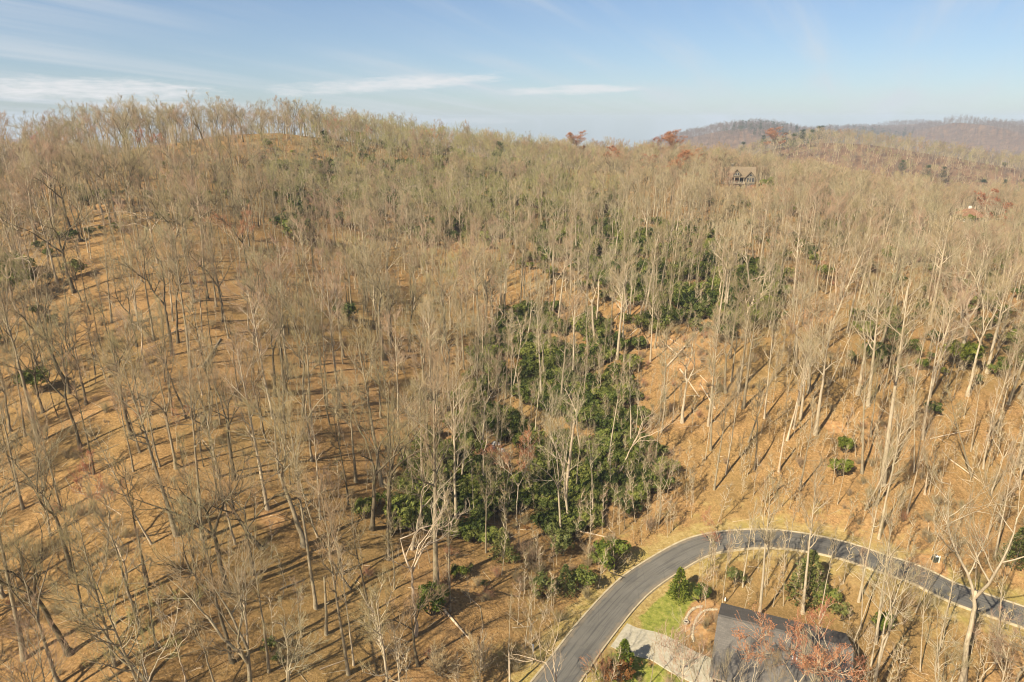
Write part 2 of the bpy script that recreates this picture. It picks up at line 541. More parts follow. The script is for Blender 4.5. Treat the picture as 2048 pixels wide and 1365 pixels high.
def bark_material(name, dark, mid, light, moss=0.0):
    m, T, b = new_mat(name, 0.92, 0.15)
    tc = T.node('ShaderNodeTexCoord').outputs['Object']
    rnd = T.node('ShaderNodeObjectInfo').outputs['Random']
    st = T.noise(T.scaled(tc, (5, 5, 0.8)), 1.6, 4.0, 0.7)
    bl = T.noise(tc, 0.55, 3.0, 0.6)
    f = T.math('ADD', T.math('MULTIPLY', st, 0.6), T.math('MULTIPLY', bl, 0.4))
    c = T.ramp(f, [(0.34, dark), (0.50, mid), (0.66, light)])
    c = T.mix(T.math('MULTIPLY', rnd, 0.35), c, dark)
    if moss:
        up = T.node('ShaderNodeSeparateXYZ'); T.put(up.inputs[0], tc)
        c = T.mix(T.math('MULTIPLY', T.step(T.noise(tc, 0.9, 3.0, 0.6), 0.5, 0.7), moss), c, (0.16, 0.165, 0.055))
    T.put(b.inputs['Base Color'], c)
    bump = T.node('ShaderNodeBump'); bump.inputs['Strength'].default_value = 0.5; bump.inputs['Distance'].default_value = 0.05
    T.put(bump.inputs['Height'], st); T.put(b.inputs['Normal'], bump.outputs[0])
    return m

def twig_material(name, a, bcol, c3=None):
    m, T, b = new_mat(name, 0.85, 0.2)
    rnd = T.node('ShaderNodeObjectInfo').outputs['Random']
    tc = T.node('ShaderNodeTexCoord').outputs['Object']
    f = T.math('ADD', T.math('MULTIPLY', rnd, 0.75), T.math('MULTIPLY', T.noise(tc, 0.6, 2.0, 0.5), 0.25))
    T.put(b.inputs['Base Color'], T.ramp(f, [(0.15, a), (0.5, bcol), (0.85, c3 or a)]))
    return m

def leaf_material(name, dark, mid, light, rough=0.5, spec=0.4):
    m, T, b = new_mat(name, rough, spec)
    rnd = T.node('ShaderNodeObjectInfo').outputs['Random']
    g = T.node('ShaderNodeNewGeometry')
    tc = T.node('ShaderNodeTexCoord').outputs['Object']
    f = T.math('ADD', T.math('MULTIPLY', g.outputs['Random Per Island'], 0.55), T.math('MULTIPLY', T.noise(tc, 0.8, 3.0, 0.6), 0.45))
    f = T.math('ADD', f, T.math('MULTIPLY', T.math('SUBTRACT', rnd, 0.5), 0.55))
    c = T.ramp(f, [(0.15, dark), (0.48, mid), (0.85, light)])
    T.put(b.inputs['Base Color'], c)
    tr = T.node('ShaderNodeBsdfTranslucent')
    T.put(tr.inputs[0], c)
    mx = T.node('ShaderNodeMixShader'); mx.inputs[0].default_value = 0.28
    out = [n for n in T.n if n.type == 'OUTPUT_MATERIAL'][0]
    T.l.new(b.outputs[0], mx.inputs[1]); T.l.new(tr.outputs[0], mx.inputs[2]); T.l.new(mx.outputs[0], out.inputs[0])
    return m

def plain(name, c1, c2, scale=3.0, rough=0.8, spec=0.3, bump=0.0):
    m, T, b = new_mat(name, rough, spec)
    pos = T.node('ShaderNodeTexCoord').outputs['Object']
    n = T.noise(pos, scale, 5.0, 0.65)
    T.put(b.inputs['Base Color'], T.ramp(n, [(0.3, c1), (0.7, c2)]))
    if bump:
        bp = T.node('ShaderNodeBump'); bp.inputs['Strength'].default_value = bump; bp.inputs['Distance'].default_value = 0.02
        T.put(bp.inputs['Height'], n); T.put(b.inputs['Normal'], bp.outputs[0])
    return m

M_GROUND = ground_material()
M_BARK_PALE = bark_material('bark_pale', (0.26, 0.205, 0.130), (0.42, 0.345, 0.230), (0.56, 0.48, 0.34))
M_BARK_GREY = bark_material('bark_grey', (0.15, 0.118, 0.072), (0.27, 0.220, 0.140), (0.40, 0.335, 0.22), 0.3)
M_BARK_DARK = bark_material('bark_dark', (0.065, 0.050, 0.030), (0.13, 0.102, 0.062), (0.22, 0.180, 0.115), 0.3)
M_DEAD = bark_material('dead_wood', (0.30, 0.21, 0.125), (0.49, 0.385, 0.255), (0.64, 0.54, 0.40))
M_TWIG_TAN = twig_material('twig_tan', (0.41, 0.310, 0.165), (0.24, 0.200, 0.092), (0.34, 0.225, 0.135))
M_TWIG_GREY = twig_material('twig_grey', (0.25, 0.215, 0.108), (0.40, 0.345, 0.20), (0.22, 0.175, 0.098))
M_TWIG_PINK = twig_material('twig_pink', (0.38, 0.235, 0.155), (0.30, 0.195, 0.120), (0.40, 0.270, 0.170))
M_TWIG_OLIVE = twig_material('twig_olive', (0.30, 0.275, 0.095), (0.22, 0.215, 0.075), (0.35, 0.305, 0.120))
M_TWIG_RED = twig_material('twig_red', (0.38, 0.150, 0.085), (0.42, 0.210, 0.100), (0.34, 0.150, 0.100))
M_RHODO = leaf_material('rhododendron_leaf', (0.034, 0.050, 0.010), (0.112, 0.142, 0.026), (0.27, 0.275, 0.060), 0.5, 0.22)  # lightest leaf tone raised to paint in sunlit highlights
M_LAUREL = leaf_material('laurel_leaf', (0.050, 0.066, 0.016), (0.115, 0.132, 0.032), (0.215, 0.210, 0.062), 0.55, 0.25)
M_CEDAR = leaf_material('cedar_leaf', (0.050, 0.075, 0.008), (0.130, 0.165, 0.018), (0.24, 0.25, 0.035), 0.6, 0.3)
M_PINE = leaf_material('pine_needle', (0.020, 0.038, 0.016), (0.045, 0.075, 0.030), (0.095, 0.125, 0.045), 0.6, 0.3)
M_BROWNLEAF = leaf_material('dry_leaf', (0.12, 0.055, 0.018), (0.25, 0.120, 0.040), (0.38, 0.22, 0.085), 0.8, 0.1)

# ------------------------------------------------------------------ ground sheet
ny, nx = gx.shape
V = np.stack([gx, gy, GZ], -1).reshape(-1, 3)
ii = (np.arange(ny - 1)[:, None] * nx + np.arange(nx - 1)[None]).ravel()
me = mesh_np('ground', V, quads=np.stack([ii, ii + 1, ii + nx + 1, ii + nx], -1), mats=[M_GROUND])

def inside_px(poly, pts):
    """points (n,2) in a polygon"""
    poly = np.asarray(poly, float)
    x, y = pts[:, 0], pts[:, 1]
    c = np.zeros(len(pts), bool)
    j = len(poly) - 1
    for i in range(len(poly)):
        xi, yi = poly[i]; xj, yj = poly[j]
        hit = ((yi > y) != (yj > y)) & (x < (xj - xi) * (y - yi) / (yj - yi + 1e-12) + xi)
        c ^= hit
        j = i
    return c

def ground_poly(px_pts):
    return np.array([on_ground(*p)[:2] for p in px_pts])

LAWN = ground_poly([(1262,1266),(1300,1212),(1332,1176),(1372,1165),(1412,1190),(1392,1225),(1368,1250),(1362,1282),(1330,1284)])
LAWN2 = ground_poly([(1195,1330),(1230,1290),(1300,1318),(1400,1368),(1400,1420),(1160,1420)])
SOIL_SPOTS = [(1010,905,3.0),(1330,690,5),(1300,675,4),(1370,730,4),(1420,770,3.5),(1852,1135,3.6),(1666,856,2.6),(545,1040,2.2),(535,1025,1.6),(355,662,2.5),(1640,630,6),(1250,610,4),(1415,1220,3.0),(1395,1250,3.0),(990,900,2.4),(1000,920,2.2)]
flat = V[:, :2]
lawn = np.zeros(len(V)); verge = np.zeros(len(V)); soil = np.zeros(len(V)); far = np.zeros(len(V))
lawn[inside_px(LAWN, flat)] = 1
lawn[inside_px(LAWN2, flat)] = 0.8
rd = ROADDIST.ravel()
verge = (1 - sstep(rd, 3.2, 7.5))
vz = 1 - sstep(rd, 6, 22)                                 # looser grass bank outside the bend
verge = np.maximum(verge, 0.40 * vz)
for (px, py, rad) in SOIL_SPOTS:
    p = on_ground(px, py)
    soil = np.maximum(soil, 1 - sstep(np.hypot(flat[:, 0] - p[0], flat[:, 1] - p[1]), rad * 0.4, rad * 1.3))
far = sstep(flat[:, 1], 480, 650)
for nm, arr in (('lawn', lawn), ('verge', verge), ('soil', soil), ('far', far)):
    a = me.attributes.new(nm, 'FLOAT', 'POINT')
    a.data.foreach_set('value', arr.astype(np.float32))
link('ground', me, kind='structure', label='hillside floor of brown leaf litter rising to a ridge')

# ------------------------------------------------------------------ road, kerbs and drive
def asphalt():
    m, T, b = new_mat('asphalt', 0.85, 0.3)
    pos = T.node('ShaderNodeNewGeometry').outputs['Position']
    uv = T.node('ShaderNodeAttribute', attribute_name='across').outputs['Fac']
    n = T.noise(pos, 0.35, 5.0, 0.65)
    f = T.noise(pos, 9.0, 3.0, 0.7)
    al = T.node('ShaderNodeAttribute', attribute_name='along').outputs['Fac']
    cx = T.node('ShaderNodeCombineXYZ'); T.put(cx.inputs[0], T.math('MULTIPLY', uv, 2.0)); T.put(cx.inputs[1], T.math('MULTIPLY', al, 0.05))
    streak = T.noise(cx.outputs[0], 1.6, 4.0, 0.65)
    c = T.ramp(T.math('ADD', T.math('MULTIPLY', n, 0.55), T.math('MULTIPLY', f, 0.45)), [(0.3, (0.098, 0.092, 0.078)), (0.7, (0.150, 0.140, 0.118))])
    c = T.mix(T.math('MULTIPLY', T.step(streak, 0.47, 0.66), 0.8), c, (0.062, 0.060, 0.054))
    edge = T.math('ADD', T.math('ABSOLUTE', uv), T.math('MULTIPLY', T.math('SUBTRACT', T.noise(pos, 0.9, 5.0, 0.7), 0.5), 1.6))
    c = T.mix(T.math('MULTIPLY', T.step(edge, 1.8, 2.7), 0.75), c, (0.21, 0.165, 0.105))
    patch = T.noise(pos, 0.12, 2.0, 0.5)
    c = T.mix(T.math('MULTIPLY', T.step(patch, 0.54, 0.56), 0.35), c, (0.065, 0.064, 0.06))
    crack = T.node('ShaderNodeTexVoronoi', feature='DISTANCE_TO_EDGE'); T.put(crack.inputs['Vector'], pos); crack.inputs['Scale'].default_value = 0.22
    c = T.mix(T.math('MULTIPLY', T.math('SUBTRACT', 1.0, T.step(crack.outputs['Distance'], 0.0, 0.015)), 0.18), c, (0.03, 0.03, 0.03))
    T.put(b.inputs['Base Color'], c)
    return m

def ribbon(path, offsets, lift, name, mats, smooth=True):
    """offsets: list of (side offset, height) across; attributes across/along kept for the material"""
    P = path
    tn = np.gradient(P[:, :2], axis=0); tn /= np.linalg.norm(tn, axis=1, keepdims=True)
    sd = np.column_stack([tn[:, 1], -tn[:, 0]])
    s = np.concatenate([[0], np.cumsum(np.linalg.norm(np.diff(P[:, :2], axis=0), axis=1))])
    rows = []
    for (o, h) in offsets:
        rows.append(np.column_stack([P[:, :2] + sd * o, P[:, 2] + lift + h]))
    Vv = np.stack(rows, 1)
    n, k, _ = Vv.shape
    i = (np.arange(n - 1)[:, None] * k + np.arange(k - 1)[None]).ravel()
    me = mesh_np(name, Vv.reshape(-1, 3), quads=np.stack([i, i + k, i + k + 1, i + 1], -1)[:, ::-1], mats=mats, smooth=smooth)
    a = me.attributes.new('across', 'FLOAT', 'POINT'); a.data.foreach_set('value', np.tile([o for o, _ in offsets], n).astype(np.float32))
    a = me.attributes.new('along', 'FLOAT', 'POINT'); a.data.foreach_set('value', np.repeat(s, k).astype(np.float32))
    return me

M_ASPHALT = asphalt()
hw = ROAD_HW
link('road', ribbon(ROAD, [(-hw, 0.0), (-1.6, 0.035), (0, 0.06), (1.6, 0.035), (hw, 0.0)], 0.02, 'road', [M_ASPHALT]), kind='structure', label='narrow grey asphalt road curving through the woods')
M_CONC = plain('concrete', (0.30, 0.27, 0.19), (0.44, 0.40, 0.30), 2.0, 0.9, 0.2, 0.3)
M_KERB = plain('kerb_concrete', (0.28, 0.23, 0.14), (0.46, 0.39, 0.26), 1.2, 0.9, 0.2, 0.3)
for sgn in (-1, 1):
    prof = [(sgn * (hw + 0.002), -0.3), (sgn * (hw + 0.02), 0.07), (sgn * (hw + 0.12), 0.12), (sgn * (hw + 0.27), 0.12), (sgn * (hw + 0.34), -0.3)]
    if sgn < 0: prof = prof[::-1]
    # the kerb drops where the drive joins
    Pk = ROAD.copy()
    if sgn > 0:
        dj, _ = path_distance(ROAD[:, 0], ROAD[:, 1], DRIVE[:1])
        Pk[:, 2] -= 0.10 * (1 - sstep(dj, 2.6, 4.6))
    link('kerb', ribbon(Pk, prof, 0.02, 'kerb', [M_KERB], smooth=False), kind='structure', label='pale concrete kerb along the outside of the road' if sgn < 0 else 'pale concrete kerb along the inside of the road')
DR = DRIVE.copy()
s = np.linspace(0, 1, len(DR))
start = int(np.argmax(path_distance(DR[:, 0], DR[:, 1], ROAD)[0] > hw + 0.25))
DR = DR[start:]
link('driveway', ribbon(DR, [(-DRIVE_HW - .05, -0.3), (-DRIVE_HW, 0.0), (0, 0.02), (DRIVE_HW, 0.0), (DRIVE_HW + .05, -0.3)], 0.05, 'driveway', [M_CONC], smooth=False), kind='structure', label='pale concrete driveway joining the road beside a lawn')

# ------------------------------------------------------------------ tree shapes
def unit(a):
    return a / (np.linalg.norm(a, axis=-1, keepdims=True) + 1e-9)

def grow(rng, O, D, L, seg, wob, lift):
    """n branches grown at once: returns (n, seg+1, 3)"""
    n = len(O)
    P = np.empty((n, seg + 1, 3)); P[:, 0] = O
    d = unit(D.copy())
    up = np.array([0, 0, 1.0])
    for k in range(seg):
        d = unit(d + rng.normal(0, wob, (n, 3)) + up * lift)
        P[:, k + 1] = P[:, k] + d * (L / seg)[:, None]
    return P

def sample_on(P, Rr, which, t):
    k = P.shape[1] - 1
    f = np.clip(t, 0, 0.9999) * k
    i = f.astype(int); fr = (f - i)[:, None]
    p = P[which, i] * (1 - fr) + P[which, i + 1] * fr
    tg = unit(P[which, i + 1] - P[which, i])
    r = Rr[which, i] * (1 - fr[:, 0]) + Rr[which, i + 1] * fr[:, 0]
    return p, tg, r

def offshoots(rng, P, Rr, L, per, t0, ang, ratio, rr, t1=1.0):
    n = len(P)
    which = np.repeat(np.arange(n), per)
    t = t0 + (t1 - t0) * (np.tile(np.arange(per), n) + rng.uniform(0, 1, n * per)) / per
    p, tg, r = sample_on(P, Rr, which, t)
    az = rng.uniform(0, 2 * math.pi, len(which)) 
    ref = np.where(np.abs(tg[:, 2:3]) < 0.9, np.array([0, 0, 1.0]), np.array([1.0, 0, 0]))
    A = unit(np.cross(tg, ref)); B = np.cross(tg, A)
    a = rng.uniform(ang[0], ang[1], len(which))
    perp = A * np.cos(az)[:, None] + B * np.sin(az)[:, None]
    D = tg * np.cos(a)[:, None] + perp * np.sin(a)[:, None]
    Ln = L[which] * rng.uniform(ratio[0], ratio[1], len(which)) * (1.05 - 0.55 * t)
    return p, unit(D), Ln, np.minimum(r * 0.8, r * rr + 0.0), t

def make_tree(name, seed, H=26.0, r=0.3, bole=0.5, forks=0, limbs=12, spread=0.22, wob=0.05, lean=0.0, bark=None, twig=None, dens=1.0, snag=False, buds=0, limb_ang=(0.6, 1.05), bend=0.0):
    """returns (trunk mesh, crown mesh); base at the origin, height about H"""
    rng = np.random.default_rng(seed)
    G, C = Geo(), Geo()
    n = 14
    t = np.linspace(0, 1, n)
    top = 0.94 if forks == 0 else bole + 0.10
    wx = np.cumsum(rng.normal(0, wob, n)) * H * 0.03 + bend * H * 0.10 * np.sin(t * math.pi)
    wy = np.cumsum(rng.normal(0, wob, n)) * H * 0.03
    wx -= wx[0]; wy -= wy[0]
    P = np.column_stack([wx + lean * t * H * 0.2, wy, -0.9 + t * (H * top + 0.9)])[None]
    z = P[0, :, 2]
    rad = r * (1 - 0.93 * np.clip(z / (H * 0.98), 0, 1) ** 0.9)
    rad *= 1 + 0.55 * np.exp(-np.clip(z, 0, None) / (1.6 * r + 0.2))
    if snag:
        rad = r * (1 - 0.5 * t) * (1 + 0.5 * np.exp(-np.clip(z, 0, None) / 0.7))
    G.tubes(P, rad[None], 8)
    stems, srad = [P], [rad[None]]
    if forks:
        o = P[:, -2].repeat(forks, 0)
        a0 = rng.uniform(0, 6.28)
        az = a0 + np.arange(forks) * 2 * math.pi / forks + rng.normal(0, 0.3, forks)
        sp = rng.uniform(0.28, 0.55, forks)
        D = np.column_stack([np.cos(az) * np.sin(sp), np.sin(az) * np.sin(sp), np.cos(sp)])
        L = (H - P[0, -2, 2]) * rng.uniform(0.85, 1.0, forks) / np.cos(sp * 0.6)
        S = grow(rng, o, D, L, 10, wob * 1.8, 0.05)
        r0 = rad[-2] * rng.uniform(0.72, 0.9, forks)
        SR = r0[:, None] * (1 - 0.9 * np.linspace(0, 1, 11)[None])
        G.tubes(S, SR, 7)
        stems, srad = [S], [SR]
    S, SR = stems[0], srad[0]
    SL = np.full(len(S), H)
    if snag:
        k = max(2, limbs)
        o, d, L, rr, _ = offshoots(rng, S, SR, np.full(len(S), H), k, 0.45, (0.7, 1.3), (0.06, 0.2), 0.5)
        B = grow(rng, o, d, L, 4, 0.16, 0.05)
        stubs = []
        for q in range(k):
            Q = Geo(); Q.tubes(B[q:q + 1], (rr[q] * np.linspace(1, 0.3, 5))[None], 5)
            stubs.append(Q.mesh(name + '_limb', [bark]))
        # splintered top
        tip = P[0, -1]; k = 7
        dd = unit(np.column_stack([rng.normal(0, .25, k), rng.normal(0, .25, k), np.ones(k)]))
        G.spikes(np.tile(tip - [0, 0, .1], (k, 1)) + rng.normal(0, rad[-1] * .5, (k, 3)) * [1, 1, 0], dd, rng.uniform(.3, 1.2, k), np.full(k, rad[-1] * .45))
        return [G.mesh(name + '_trunk', [bark])] + stubs
    # main limbs
    per = max(2, int(limbs / len(S)))
    t0 = bole if forks == 0 else 0.12
    o, d, L, rr, tt = offshoots(rng, S, SR, SL, per, t0, limb_ang, (spread * 0.7, spread * 1.3), 0.72, 0.99)
    # stratify directions so that limbs leave on all sides
    L = L * (0.75 + 0.5 * np.sin(np.clip((tt - t0) / (1 - t0), 0, 1) * math.pi))
    B1 = grow(rng, o, d, L, 7, 0.13, 0.10)
    R1 = np.maximum(rr, 0.05)[:, None] * (1 - 0.82 * np.linspace(0, 1, 8)[None])
    C.tubes(B1, R1, 5, 0)
    L1 = L
    # leaders carry branches too
    allB, allR, allL = [B1], [R1], [L1]
    k2 = max(2, int(round(6 * dens)))
    o, d, L, rr, _ = offshoots(rng, B1, R1, L1, k2, 0.22, (0.35, 0.8), (0.45, 0.8), 0.68)
    B2 = grow(rng, o, d, L, 5, 0.15, 0.13)
    R2 = np.maximum(rr, 0.038)[:, None] * (1 - 0.75 * np.linspace(0, 1, 6)[None])
    C.tubes(B2, R2, 4, 0, False)
    k3 = max(2, int(round(5 * dens)))
    o, d, L3, rr, _ = offshoots(rng, B2, R2, L, k3, 0.2, (0.3, 0.8), (0.5, 0.85), 0.66)
    # a few straight from the limbs and leaders
    o4, d4, L4, r4, _ = offshoots(rng, S, SR, np.full(len(S), H * 0.10), int(20 * dens / len(S)) + 2, max(t0 - 0.08, 0.2), (0.6, 1.2), (0.5, 1.0), 0.3)
    o = np.concatenate([o, o4]); d = np.concatenate([d, d4]); L3 = np.concatenate([L3, L4]); rr = np.concatenate([rr, np.minimum(r4, 0.035)])
    B3 = grow(rng, o, d, L3, 3, 0.16, 0.14)
    R3 = np.clip(rr, 0.02, 0.045)[:, None] * (1 - 0.6 * np.linspace(0, 1, 4)[None])
    C.tubes(B3, R3, 3, 1, False)
    k4 = max(2, int(round(3.0 * dens)))
    o, d, Lt, rr, _ = offshoots(rng, B3, R3, L3, k4, 0.12, (0.25, 0.75), (0.6, 1.15), 0.7)
    d = unit(d + np.array([0, 0, 0.22]))
    Lt = np.clip(Lt * 1.15, 0.6, 2.4)
    C.spikes(o, d, Lt, np.clip(rr, 0.0085, 0.012), 1)
    if buds:
        which = rng.integers(0, len(o), buds)
        tpos = o[which] + d[which] * (Lt[which] * rng.uniform(0.4, 1.0, buds))[:, None]
        dd = unit(rng.normal(0, 1, (buds, 3)))
        C.spikes(tpos, dd, rng.uniform(0.10, 0.24, buds), np.full(buds, 0.042), 1)
    return G.mesh(name + '_trunk', [bark]), C.mesh(name + '_crown', [bark, twig])

VAR = {}
def variant(key, **kw):
    H = kw.get('H', 26.0)
    VAR[key] = dict(H=H, meshes=make_tree(key, **kw), r=kw.get('r', 0.3))

for i in range(5):      # tall forest trees with a long clear bole
    variant(f'tall{i}', seed=100 + i, H=30.0, r=0.30 + 0.03 * i, bole=0.48 + 0.03 * (i % 3), limbs=14, spread=0.22, wob=0.06, bark=(M_BARK_GREY, M_BARK_PALE)[i % 2], twig=M_TWIG_TAN, dens=0.95)
for i in range(5):      # forked, wide crowns
    variant(f'wide{i}', seed=200 + i, H=27.0, r=0.36 + 0.03 * i, bole=0.34 + 0.04 * (i % 3), forks=2 + i % 2, limbs=15, spread=0.27, wob=0.08, bark=(M_BARK_DARK, M_BARK_GREY, M_BARK_PALE)[i % 3], twig=(M_TWIG_GREY, M_TWIG_TAN)[i % 2], dens=1.0, lean=0.15 * (i % 3))
for i in range(4):      # slender poles
    variant(f'slim{i}', seed=300 + i, H=22.0, r=0.17 + 0.02 * i, bole=0.55, limbs=11, spread=0.17, wob=0.09, bark=(M_BARK_GREY, M_BARK_PALE, M_BARK_DARK, M_BARK_GREY)[i], twig=M_TWIG_TAN, dens=0.8)
for i in range(3):      # olive and pinkish broad crowns of the upper woods
    variant(f'wide{5 + i}', seed=260 + i, H=26.0, r=0.30, bole=0.32, forks=2 + i % 2, limbs=15, spread=0.27, wob=0.10, bark=(M_BARK_GREY, M_BARK_PALE, M_BARK_GREY)[i], twig=(M_TWIG_OLIVE, M_TWIG_OLIVE, M_TWIG_PINK)[i], dens=1.0, lean=0.1 * i)
variant('tall5', seed=170, H=29.0, r=0.28, bole=0.45, limbs=14, spread=0.22, wob=0.07, bark=M_BARK_PALE, twig=M_TWIG_PINK, dens=0.95)
variant('slim4', seed=330, H=22.0, r=0.13, bole=0.60, limbs=9, spread=0.12, wob=0.12, bark=M_BARK_PALE, twig=M_TWIG_TAN, dens=0.75)
variant('slim5', seed=331, H=21.0, r=0.16, bole=0.50, limbs=9, spread=0.15, wob=0.14, bark=M_BARK_DARK, twig=M_TWIG_GREY, dens=0.75, lean=0.3)
M_TWIG_FAR = twig_material('twig_purple_brown', (0.190, 0.145, 0.125), (0.150, 0.118, 0.100), (0.215, 0.175, 0.130))  # purple-brown paints in the shade distant woods cast on themselves
M_BARK_FAR = bark_material('bark_purple_brown', (0.12, 0.09, 0.07), (0.18, 0.14, 0.11), (0.24, 0.19, 0.14))
for i in range(3):      # far hill woods, their self-shade put into darker twig and bark colours
    variant(f'hill{i}', seed=800 + i, H=24.0, r=0.30, bole=0.30, forks=2, limbs=14, spread=0.30, wob=0.09, bark=M_BARK_FAR, twig=M_TWIG_FAR, dens=1.0)
for i in range(2):      # pale, open, twisting limbs
    variant(f'bone{i}', seed=400 + i, H=25.0, r=0.27, bole=0.30, forks=3, limbs=12, spread=0.24, wob=0.17, bark=M_DEAD, twig=M_BARK_PALE, dens=0.72)
for i in range(4):      # red budded maples: a light haze of buds, and fuller ones
    variant(f'maple{i}', seed=500 + i, H=17.0, r=0.15, bole=0.38, forks=2, limbs=12, spread=0.22, wob=0.08, bark=M_BARK_PALE, twig=M_TWIG_RED, dens=1.0, buds=1500 if i < 2 else 6000)
for i in range(2):      # broken dead trunks
    variant(f'snag{i}', seed=600 + i, H=10.0, r=0.24, bole=0.5, limbs=4, wob=0.08, bark=M_DEAD, snag=True)
for i in range(3):      # understorey saplings
    variant(f'sap{i}', seed=700 + i, H=8.0, r=0.055, bole=0.35, limbs=9, spread=0.16, wob=0.10, bark=M_BARK_PALE, twig=M_TWIG_TAN, dens=0.55)

# ------------------------------------------------------------------ evergreen shapes
def leaf_quads(G, rng, O, N, up, ln, wd, m=0):
    """folded two sided leaves: O origins, N pointing directions"""
    n = len(O)
    side = unit(np.cross(N, up + rng.normal(0, .2, (n, 3))))
    nor = np.cross(side, N)
    V = np.empty((n, 4, 3))
    V[:, 0] = O
    V[:, 1] = O + N * (ln * .55)[:, None] + side * wd[:, None] + nor * (wd * .25)[:, None]
    V[:, 2] = O + N * ln[:, None] - nor * (ln * .12)[:, None]
    V[:, 3] = O + N * (ln * .55)[:, None] - side * wd[:, None] + nor * (wd * .25)[:, None]
    b = np.arange(n)[:, None] * 4
    G.add(V.reshape(-1, 3), tris=np.concatenate([b + [[0, 1, 2]], b + [[0, 2, 3]]]), m=m)

def make_shrub(name, seed, w=2.2, h=2.8, whorls=420, leaf=0.2, mat=None, bark=None, squash=1.0):
    rng = np.random.default_rng(seed)
    G, F = Geo(), Geo()
    k = 9
    az = rng.uniform(0, 6.28, k); sp = rng.uniform(.1, .75, k)
    D = np.column_stack([np.cos(az) * np.sin(sp), np.sin(az) * np.sin(sp), np.cos(sp)])
    L = h * rng.uniform(.7, .95, k)
    O = np.column_stack([rng.normal(0, .15, k), rng.normal(0, .15, k), np.full(k, -.25)])
    B = grow(rng, O, D, L, 5, .18, .05)
    Rb = np.full((k, 1), .05) * np.linspace(1, .4, 6)[None]
    G.tubes(B, Rb, 4)
    o, d, L2, rr, _ = offshoots(rng, B, Rb, L, 4, .3, (.4, 1.1), (.3, .6), .6)
    B2 = grow(rng, o, d, L2, 3, .2, .1)
    G.tubes(B2, np.full((len(o), 1), .025) * np.linspace(1, .5, 4)[None], 3, 0, False)
    # several lobes, each covered with whorls of leaves, gaps between
    nl = 11
    az = rng.uniform(0, 6.28, nl); rad = np.sqrt(rng.uniform(0, 1, nl)) * w * .62
    cz = h * (.45 + .35 * rng.uniform(0, 1, nl) * (1 - .5 * rad / w))
    cen = np.column_stack([np.cos(az) * rad, np.sin(az) * rad, cz])
    lr = rng.uniform(.30, .52, nl) * w * .75
    wh = rng.integers(0, nl, whorls)
    dirs = unit(rng.normal(0, 1, (whorls, 3)) + np.array([0, 0, .55]))
    pos = cen[wh] + dirs * (lr[wh] * rng.uniform(.55, 1.08, whorls))[:, None] * np.array([1, 1, .8 * squash])
    keep = pos[:, 2] > .08
    pos, dirs = pos[keep], dirs[keep]
    per = 7
    n = len(pos)
    O = np.repeat(pos, per, 0)
    ax = np.repeat(unit(dirs + rng.normal(0, .3, dirs.shape)), per, 0)
    ref = np.where(np.abs(ax[:, 2:3]) < .9, np.array([0, 0, 1.]), np.array([1., 0, 0]))
    A = unit(np.cross(ax, ref)); Bv = np.cross(ax, A)
    a = np.tile(np.arange(per) * 2 * math.pi / per, n) + rng.normal(0, .25, n * per)
    N = unit(A * np.cos(a)[:, None] + Bv * np.sin(a)[:, None] + ax * .35 + np.array([0, 0, -.12]))
    leaf_quads(F, rng, O, N, ax, leaf * rng.uniform(.75, 1.25, n * per), leaf * .2 * rng.uniform(.8, 1.3, n * per))
    return G.mesh(name + '_stems', [bark]), F.mesh(name + '_foliage', [mat])

def make_conifer(name, seed, h=4.0, w=1.1, sprays=1500, mat=None, bark=None, leaf=.28, open_=0.0):
    rng = np.random.default_rng(seed)
    G, F = Geo(), Geo()
    P = np.column_stack([np.zeros(6), np.zeros(6), np.linspace(-.4, h * .95, 6)])[None]
    G.tubes(P, (np.linspace(1, .15, 6) * h * .022)[None], 6)
    t = rng.uniform(0.04 + open_ * .3, 1, sprays) ** 1.25
    ragged = 1 + .18 * np.sin(t * 23 + seed) 
    az = rng.uniform(0, 6.28, sprays)
    lob = 1 + .16 * np.sin(az * 5 + t * 9 + seed) + .1 * np.sin(az * 3 - t * 14)
    rr = w * (1 - t) ** .75 * ragged * lob * rng.uniform(.45, 1.05, sprays)
    O = np.column_stack([np.cos(az) * rr, np.sin(az) * rr, t * h])
    N = unit(np.column_stack([np.cos(az), np.sin(az), np.full(sprays, .35)]) + rng.normal(0, .35, (sprays, 3)))
    up = unit(rng.normal(0, 1, (sprays, 3)))
    leaf_quads(F, rng, O, N, up, leaf * rng.uniform(.7, 1.3, sprays), leaf * .26 * rng.uniform(.7, 1.3, sprays))
    return G.mesh(name + '_stems', [bark]), F.mesh(name + '_foliage', [mat])

